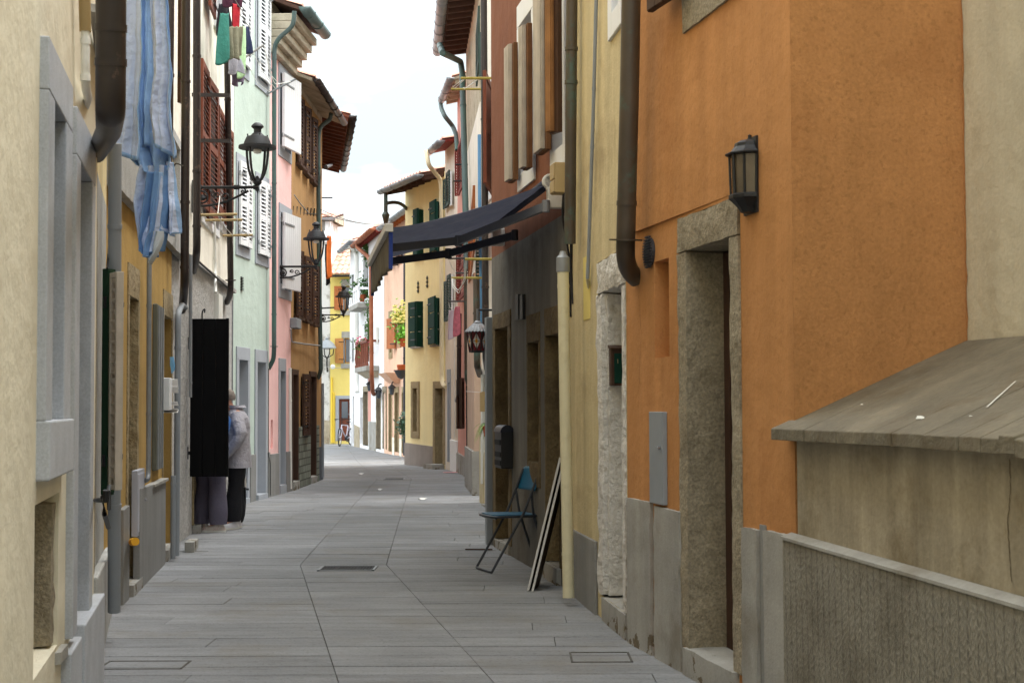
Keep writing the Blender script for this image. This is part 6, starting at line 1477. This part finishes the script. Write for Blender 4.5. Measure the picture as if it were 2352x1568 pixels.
leafy('potted_plant', 'small blue green plant hanging low by the peach house doors', atY(924, 976, 41.0), .3, 200, mat('blue_green_leaf', (78, 110, 96), rough=.6, var=.25, vs=9), .06, sq=(.5, .5, 1.0))
c = atY(1122, 980, 21.4); t = thing('spider_plant', 'striped spider plant spilling from the cream house past the awning', 'plant', c[:]); b = MB()
for i in range(34):
    a = random.uniform(0, 2*PI); R_ = random.uniform(.12, .3); hgt = random.uniform(.08, .2); w_ = .014
    P = arc((0, 0, 0), (R_*.5*math.cos(a), R_*.5*math.sin(a), hgt), (R_*math.cos(a), R_*math.sin(a), -random.uniform(.05, .3)), 7); sd_ = Vector((-math.sin(a), math.cos(a), 0))
    vs = []
    for j, p in enumerate(P): ww_ = w_*(1-(j/7)**2*.9); vs += [p-sd_*ww_, p+sd_*ww_]
    b.add(vs, [(2*j, 2*j+1, 2*j+3, 2*j+2) for j in range(7)])
b.build('leaves', M['pale_leaf'], t); k = MB(); k.lathe([(.06, -.14), (.09, 0), (.095, 0), (.095, .02), (.08, .02)], (0, 0, 0), 14); k.build('pot', M['terracotta'], t, smooth=True)
c = atY(922, 852, 40.8); t = thing('wall_planter', 'dark wall basket with an orange pot on the peach house', 'planter', c[:]); b = MB(); b.lathe([(.02, -.22), (.1, -.18), (.2, 0), (.22, 0), (.22, .03)], (0, 0, 0), 12); b.build('basket', M['dark_alu'], t); k = MB(); k.lathe([(.1, .0), (.13, .16), (.12, .18)], (0, 0, 0), 12); k.build('pot', M['terracotta'], t)
q = R1 and Pl(gnd(1107, 1153)[:2], (.33, 16.6)); cc = q.w(1108, 922, .2)
b = MB(); b.box(-.035, .035, -.05, .05, -.14, .14); t2 = b.build('notice_box', M['tan_box'], loc=cc[:]); tag(t2, 'tan letter box with papers sticking out beside the grey corner duct', 'letter box')
b = MB(); b.box(-.2, .02, -.06, .06, .0, .006, Matrix.Rotation(.06, 4, 'Y')); o = b.build('papers', M['paper'], t2); o.location = (-.03, 0, .13)

# ------------------------------------------------------------ bicycles
def bicycle(label, loc, rotz, frame_m, red=False, steer=.25):
    t = thing('bicycle', label, 'bicycle', loc, rotz)
    R_ = .33
    def wheel(x, rot=0.0):
        T = Matrix.Translation((x, 0, R_)) @ Matrix.Rotation(rot, 4, 'Z')
        b = MB(); b.tube([T @ Vector((R_*.94*math.cos(a), 0, R_*.94*math.sin(a))) for a in [2*PI*i/36 for i in range(36)]], .02, 8, closed=True); wt = b.build('wheel', M['rubber'], t, smooth=True)
        b = MB(); b.tube([T @ Vector((R_*.865*math.cos(a), 0, R_*.865*math.sin(a))) for a in [2*PI*i/36 for i in range(36)]], .011, 6, closed=True)
        for i in range(18): a = 2*PI*i/18; b.tube([T @ Vector((0, .02*(-1)**i, 0)), T @ Vector((R_*.86*math.cos(a), 0, R_*.86*math.sin(a)))], .0022, 4)
        b.tube([T @ Vector((0, -.045, 0)), T @ Vector((0, .045, 0))], .018, 8); b.build('rim', M['steel'], wt)
        if red:
            b = MB(); P = [T @ Vector(((R_+.03)*math.cos(a), 0, (R_+.03)*math.sin(a))) for a in [math.radians(-10+i*12) for i in range(15)]]; b.tube(P, .024, 6); b.build('mudguard', M['steel'], t, smooth=True)
    wheel(-.52); wheel(.52, steer)
    b = MB(); bb = (-.06, 0, .29); st_ = (-.2, 0, .74); hd = (.34, 0, .78); hb = (.38, 0, .64)
    for p, q, r in ((bb, st_, .017), (st_, hd, .017), (bb, hb, .021), (hd, hb, .02)): b.tube([p, q], r, 8)
    for s_ in (-.05, .05):
        b.tube([(-.52, s_, .33), (bb[0], s_*.7, bb[2])], .009, 6); b.tube([(-.52, s_, .33), (-.19, s_*.4, .7)], .008, 6); b.tube([(.52, s_, .33), (.46, s_, .42), (.385, s_*.8, .66)], .013, 6)
    b.build('bicycle_frame', frame_m, t, smooth=True)
    SM = Matrix.Translation((.32, 0, 0)) @ Matrix.Rotation(steer+(1.0 if red else 0), 4, 'Z') @ Matrix.Translation((-.32, 0, 0))
    def sv(q): return SM @ Vector(q)
    b = MB(); b.tube([hd, sv((.32, 0, .95))], .014, 8); b.tube(smooth_path([sv(q) for q in ((.2, -.29, .97), (.3, -.2, .98), (.34, 0, .96), (.3, .2, .98), (.2, .29, .97))]), .012, 8)
    for s_ in (-1, 1): b.tube([sv((.2, s_*.29, .97)), sv((.26, s_*.235, .975))], .018, 8); b.tube([sv((.3, s_*.2, .96)), sv((.25, s_*.27, .94))], .006, 5)
    b.build('handlebar', M['black'], t, smooth=True)
    b = MB(); b.tube([st_, (-.225, 0, .86)], .013, 8); b.loft([(-.24, 0, .865, .13, .06), (-.24, 0, .885, .14, .075), (-.24, 0, .9, .12, .06)], 14); b.build('saddle', M['black'], t, smooth=True)
    b = MB(); b.tube([(bb[0], -.03, bb[2]), (bb[0], .03, bb[2])], .09, 20)
    for s_ in (-1, 1): b.tube([(bb[0], s_*.06, bb[2]), (bb[0]+s_*.12, s_*.07, bb[2]-s_*.12)], .01, 6); b.box(bb[0]+s_*.12-.045, bb[0]+s_*.12+.045, min(s_*.07, s_*.16), max(s_*.07, s_*.16), bb[2]-s_*.12-.012, bb[2]-s_*.12+.012)
    b.build('crank', M['dark_alu'], t)
    if red:
        b = MB(); b.box(-.6, -.56, -.04, .04, .66, .72); b.build('rear_reflector', mat('red_reflector', (200, 24, 34), rough=.2, var=0), t)
        b = MB()
        for y_ in (-.07, 0, .07): b.tube([(-.72, y_, .72), (-.3, y_, .73)], .006, 5)
        b.tube([(-.72, -.08, .72), (-.72, .08, .72)], .007, 5)
        for y_ in (-.07, .07): b.tube([(-.66, y_, .72), (-.52, y_*.8, .33)], .006, 5)
        b.build('luggage_rack', M['steel'], t)
    return t
bicycle('chrome city bicycle half hidden behind the person in the pale jacket', (-3.65, 19.44, .0), math.radians(110), M['steel'], True, 0.0)
bk_ = bicycle('white and violet mountain bicycle parked by the lemon house door', (-6.08, 54.1, .0), math.radians(-108), mat('white_violet_paint', (216, 214, 228), rough=.35, var=.15, vs=3), False)

# ------------------------------------------------------------ people
def body(nm, verts, edges, rad, par, m):
    me = bpy.data.meshes.new(nm); me.from_pydata([Vector(v) for v in verts], edges, []); me.materials.append(m)
    o = bpy.data.objects.new(nm, me); C.objects.link(o); o.parent = par
    md = o.modifiers.new('Skin', 'SKIN'); md.use_smooth_shade = True
    lay = me.skin_vertices[0] if len(me.skin_vertices) else None
    if lay is None:
        bm = bmesh.new(); bm.from_mesh(me); bm.verts.layers.skin.verify(); bm.to_mesh(me); bm.free(); lay = me.skin_vertices[0]
    for i, r in enumerate(rad):
        lay.data[i].radius = (r, r) if not isinstance(r, tuple) else r; lay.data[i].use_root = (i == 0)
    sb = o.modifiers.new('Subdivision', 'SUBSURF'); sb.levels = 1; sb.render_levels = 2
    return o
def person(label, loc, rotz, jacket_m, trouser_m, shoe_m, hair_m, stance, arms, head_fwd=.06, hgt=1.0, jlen=.80, flare=.10, scarf=None, shirt=None):
    """x is forward, y is left; stance = ((x, y, toe angle) for left and right foot)"""
    t = thing('person', label, 'person', loc, rotz)
    V, E, R_ = [], [], []
    def v(p, r, par=None):
        V.append(tuple(c*hgt for c in p)); R_.append(r); i = len(V)-1
        if par is not None: E.append((par, i))
        return i
    pel = v((0, 0, .93), .125); sp = v((.01, 0, 1.12), .115, pel); ch = v((.0, 0, 1.3), .13, sp); nk = v((head_fwd*.4, 0, 1.44), .055, ch)
    ja = v((head_fwd+.005, 0, 1.51), .068, nk); hd = v((head_fwd, 0, 1.585), (.084, .078), ja); tp = v((head_fwd-.01, 0, 1.655), .06, hd)
    v((head_fwd+.098, 0, 1.565), .015, hd)
    for s_ in (1, -1): v((head_fwd-.01, s_*.085, 1.575), .016, hd)
    for s_, pts in ((1, arms[0]), (-1, arms[1])):
        q = v((0, s_*.17, 1.36), .062, ch); rr_ = [.05, .038]
        for p, r in zip(pts[:2], rr_): q = v(p, r, q)
        el, wr = Vector(pts[0]), Vector(pts[1]); d = (wr-el).normalized(); side = Vector((d.y, -d.x, 0)); side = (side if side.length > .3 else Vector((1, 0, 0))).normalized()
        pm_ = v(tuple(wr+d*.06), .03, q)
        for k, (of, L_) in enumerate(((-.027, .062), (-.009, .075), (.009, .07), (.027, .055))):
            k0 = v(tuple(wr+d*.09+side*of), .0095, pm_); k1 = v(tuple(wr+d*(.09+L_*.55)+side*of*1.1+Vector((0, -s_*.008, 0))), .0088, k0); v(tuple(wr+d*(.09+L_)+side*of+Vector((0, -s_*.022, 0))), .0075, k1)
        k0 = v(tuple(wr+d*.03+side*.038), .011, q); v(tuple(wr+d*.075+side*.055), .009, k0)
    for s_, (fx, fy, fa) in ((1, stance[0]), (-1, stance[1])):
        hp = v((0, s_*.09, .86), .09, pel); kn = v(((fx)*.5+.02, (s_*.09+fy)/2, .48), .06, hp); an = v((fx, fy, .09), .042, kn)
        v((fx+.13*math.cos(fa), fy+.13*math.sin(fa), .035), .034, an)
    body('body', V, E, R_, t, M['skin'])
    H_ = hgt
    b = MB()                                   # trousers
    for s_, (fx, fy, fa) in ((1, stance[0]), (-1, stance[1])):
        secs = []
        for k in range(15):
            v_ = k/14; z = .095+(.90-.095)*v_
            cx = fx*(1-v_)**1.1+.0*v_; cy = fy*(1-v_)+s_*.085*v_
            r = flare*(1-v_)+.105*v_+(.012*math.sin(v_*9)); secs.append((cx*H_, cy*H_, z*H_, r*1.08, r*.98))
        b.loft(secs, 20, .016, 9)
    b.loft([(0, 0, .8*H_, .135, .19), (0, 0, .92*H_, .14, .195), (0, 0, 1.02*H_, .125, .17)], 22, .006)
    b.build('trousers', trouser_m, t, smooth=True)
    b = MB(); sh = jlen                        # jacket body and sleeves
    b.loft([(-.005, 0, sh*H_, .165, .225), (0, 0, (sh+.12)*H_, .168, .222), (.0, 0, 1.08*H_, .155, .205), (0, 0, 1.22*H_, .16, .215), (-.005, 0, 1.34*H_, .145, .215), (0, 0, 1.405*H_, .11, .165), (.015, 0, 1.45*H_, .08, .095), (.02, 0, 1.48*H_, .088, .1), (.01, 0, 1.5*H_, .1, .112), (-.005, 0, 1.47*H_, .108, .12)], 26, .022, 7)
    for s_, pts in ((1, arms[0]), (-1, arms[1])):
        P = [Vector((0, s_*.15, 1.375))*H_, Vector((0, s_*.2, 1.31))*H_]+smooth_path([Vector((0, s_*.2, 1.31))*H_, Vector(pts[0])*H_, Vector(pts[1])*H_], 6)[1:]
        n_ = len(P); b.tube(P, [.086+(.062-.086)*i/(n_-1)+.005*math.sin(i*2.3) for i in range(n_)], 14)
        W_ = Vector(pts[1])*H_; E_ = Vector(pts[0])*H_; d_ = (W_-E_).normalized(); b.tube([W_-d_*.03, W_+d_*.035], [.064, .06], 14)
    b.build('jacket', jacket_m, t, smooth=True)
    if shirt:
        b = MB(); b.box(.12, .17, -.03, .03, (sh+.05)*H_, 1.38*H_); b.build('shirt', shirt, t, bevel=.01)
    if scarf:
        b = MB(); b.loft([(.125, .02, 1.2*H_, .02, .05), (.13, .02, 1.32*H_, .022, .055), (.1, .0, 1.46*H_, .03, .06)], 10, .01); b.build('scarf', scarf, t, smooth=True)
    b = MB(); hx, hz = head_fwd*H_, 1.6*H_
    vs = []; fs = []; n1, n2 = 18, 9
    for i in range(n2+1):
        ph = PI*.62*i/n2
        for j in range(n1):
            a = 2*PI*j/n1; r = .1+.008*noise.noise(Vector((math.cos(a)*3, math.sin(a)*3, ph*3)))
            x, y, z = math.sin(ph)*math.cos(a), math.sin(ph)*math.sin(a), math.cos(ph)
            cut = max(0, x)*max(0, -z+.55)*.55
            vs.append((hx-.012+x*r*(1-cut), y*r*.92*(1-cut*.6), hz+.0+z*r*1.06))
    for i in range(n2):
        for j in range(n1): fs.append((i*n1+j, i*n1+(j+1) % n1, (i+1)*n1+(j+1) % n1, (i+1)*n1+j))
    b.add(vs, fs); b.build('hair', hair_m, t, smooth=True)
    b = MB()
    for s_ in (-1, 1): b.lathe([(0, -.011), (.009, -.006), (.011, 0), (.009, .006), (0, .011)], (hx+.075, s_*.03, hz-.012), 8)
    b.build('eyes', M['dark'], t, smooth=True)
    b = MB(); b.tube([(hx+.079, -.022, hz-.082), (hx+.088, 0, hz-.08), (hx+.079, .022, hz-.082)], .006, 6); b.build('mouth', mat('lips', (168, 92, 84), rough=.5, var=0), t, smooth=True)
    for s_, (fx, fy, fa) in ((1, stance[0]), (-1, stance[1])):
        T = Matrix.Translation((fx*H_, fy*H_, 0)) @ Matrix.Rotation(fa, 4, 'Z')
        def lf(secs):
            q = MB(); q.loft(secs, 16, .002); return [tuple(T @ Vector(p)) for p in q.v], q.f
        b = MB(); b.add(*lf([(.055, 0, .0, .15, .052), (.055, 0, .022, .155, .055)])); so_ = b.build('shoe_sole', M['white_pipe'], t, smooth=True)
        b = MB(); b.add(*lf([(.055, 0, .0221, .15, .052), (.053, 0, .045, .145, .05), (.02, 0, .075, .09, .042), (-.02, 0, .1, .052, .04), (-.025, 0, .125, .045, .038)])); b.build('shoe', shoe_m, so_, smooth=True)
    return t
gtr = mat('purple_grey_trousers', (92, 88, 104), rough=.95, var=.1, vs=4, bump=.3, bs=18)
person('person in purple grey trousers and trainers hidden to the hips behind the black shutter', (-3.585, 17.7, 0), math.radians(-125), mat('blue_quilted_jacket', (52, 96, 158), rough=.7, var=.15, vs=6), gtr, mat('beige_trainers', (196, 186, 178), rough=.7, var=.15, vs=12, dirt=(140, 48, 52), dirt_amt=.7, ds=14), mat('grey_hair', (150, 146, 142), rough=.8, var=.2, vs=20),
       ((.06, -.10, -.75), (-.03, -.0+.09-.09-.13+.28, .55))[::-1] if False else ((.02, .13, -.9+.0), (.05, -.12, .45)), (((.1, .27, 1.1), (.3, .2, 1.02)), ((.08, -.26, 1.1), (.28, -.2, 1.0))), flare=.1, jlen=.86)
ljm = mat('pale_lilac_jacket', (172, 169, 177), rough=.8, var=.07, vs=5, bump=.4, bs=9, bump2=.3, b2s=18)
person('person in pale lilac jacket, black trousers and white loafers beside the black shutter', (-3.37, 18.15, 0), math.radians(-168), ljm, mat('black_trousers', (34, 34, 38), rough=.9, var=.1, vs=4, bump=.3, bs=14), mat('white_loafers', (214, 214, 218), rough=.5, var=.06, vs=9), mat('short_grey_hair', (132, 122, 114), rough=.85, var=.25, vs=24),
       ((.05, .12, .6), (-.0, -.06, .85)), (((-.05, .33, 1.12), (.12, .24, .93)), ((.06, -.27, 1.1), (.26, -.14, 1.02))), head_fwd=.13, flare=.078, jlen=.74, scarf=mat('blue_patterned_scarf', (74, 92, 130), rough=.9, var=.5, vs=26), shirt=mat('blue_shirt', (66, 116, 178), rough=.85, var=.1, vs=5))
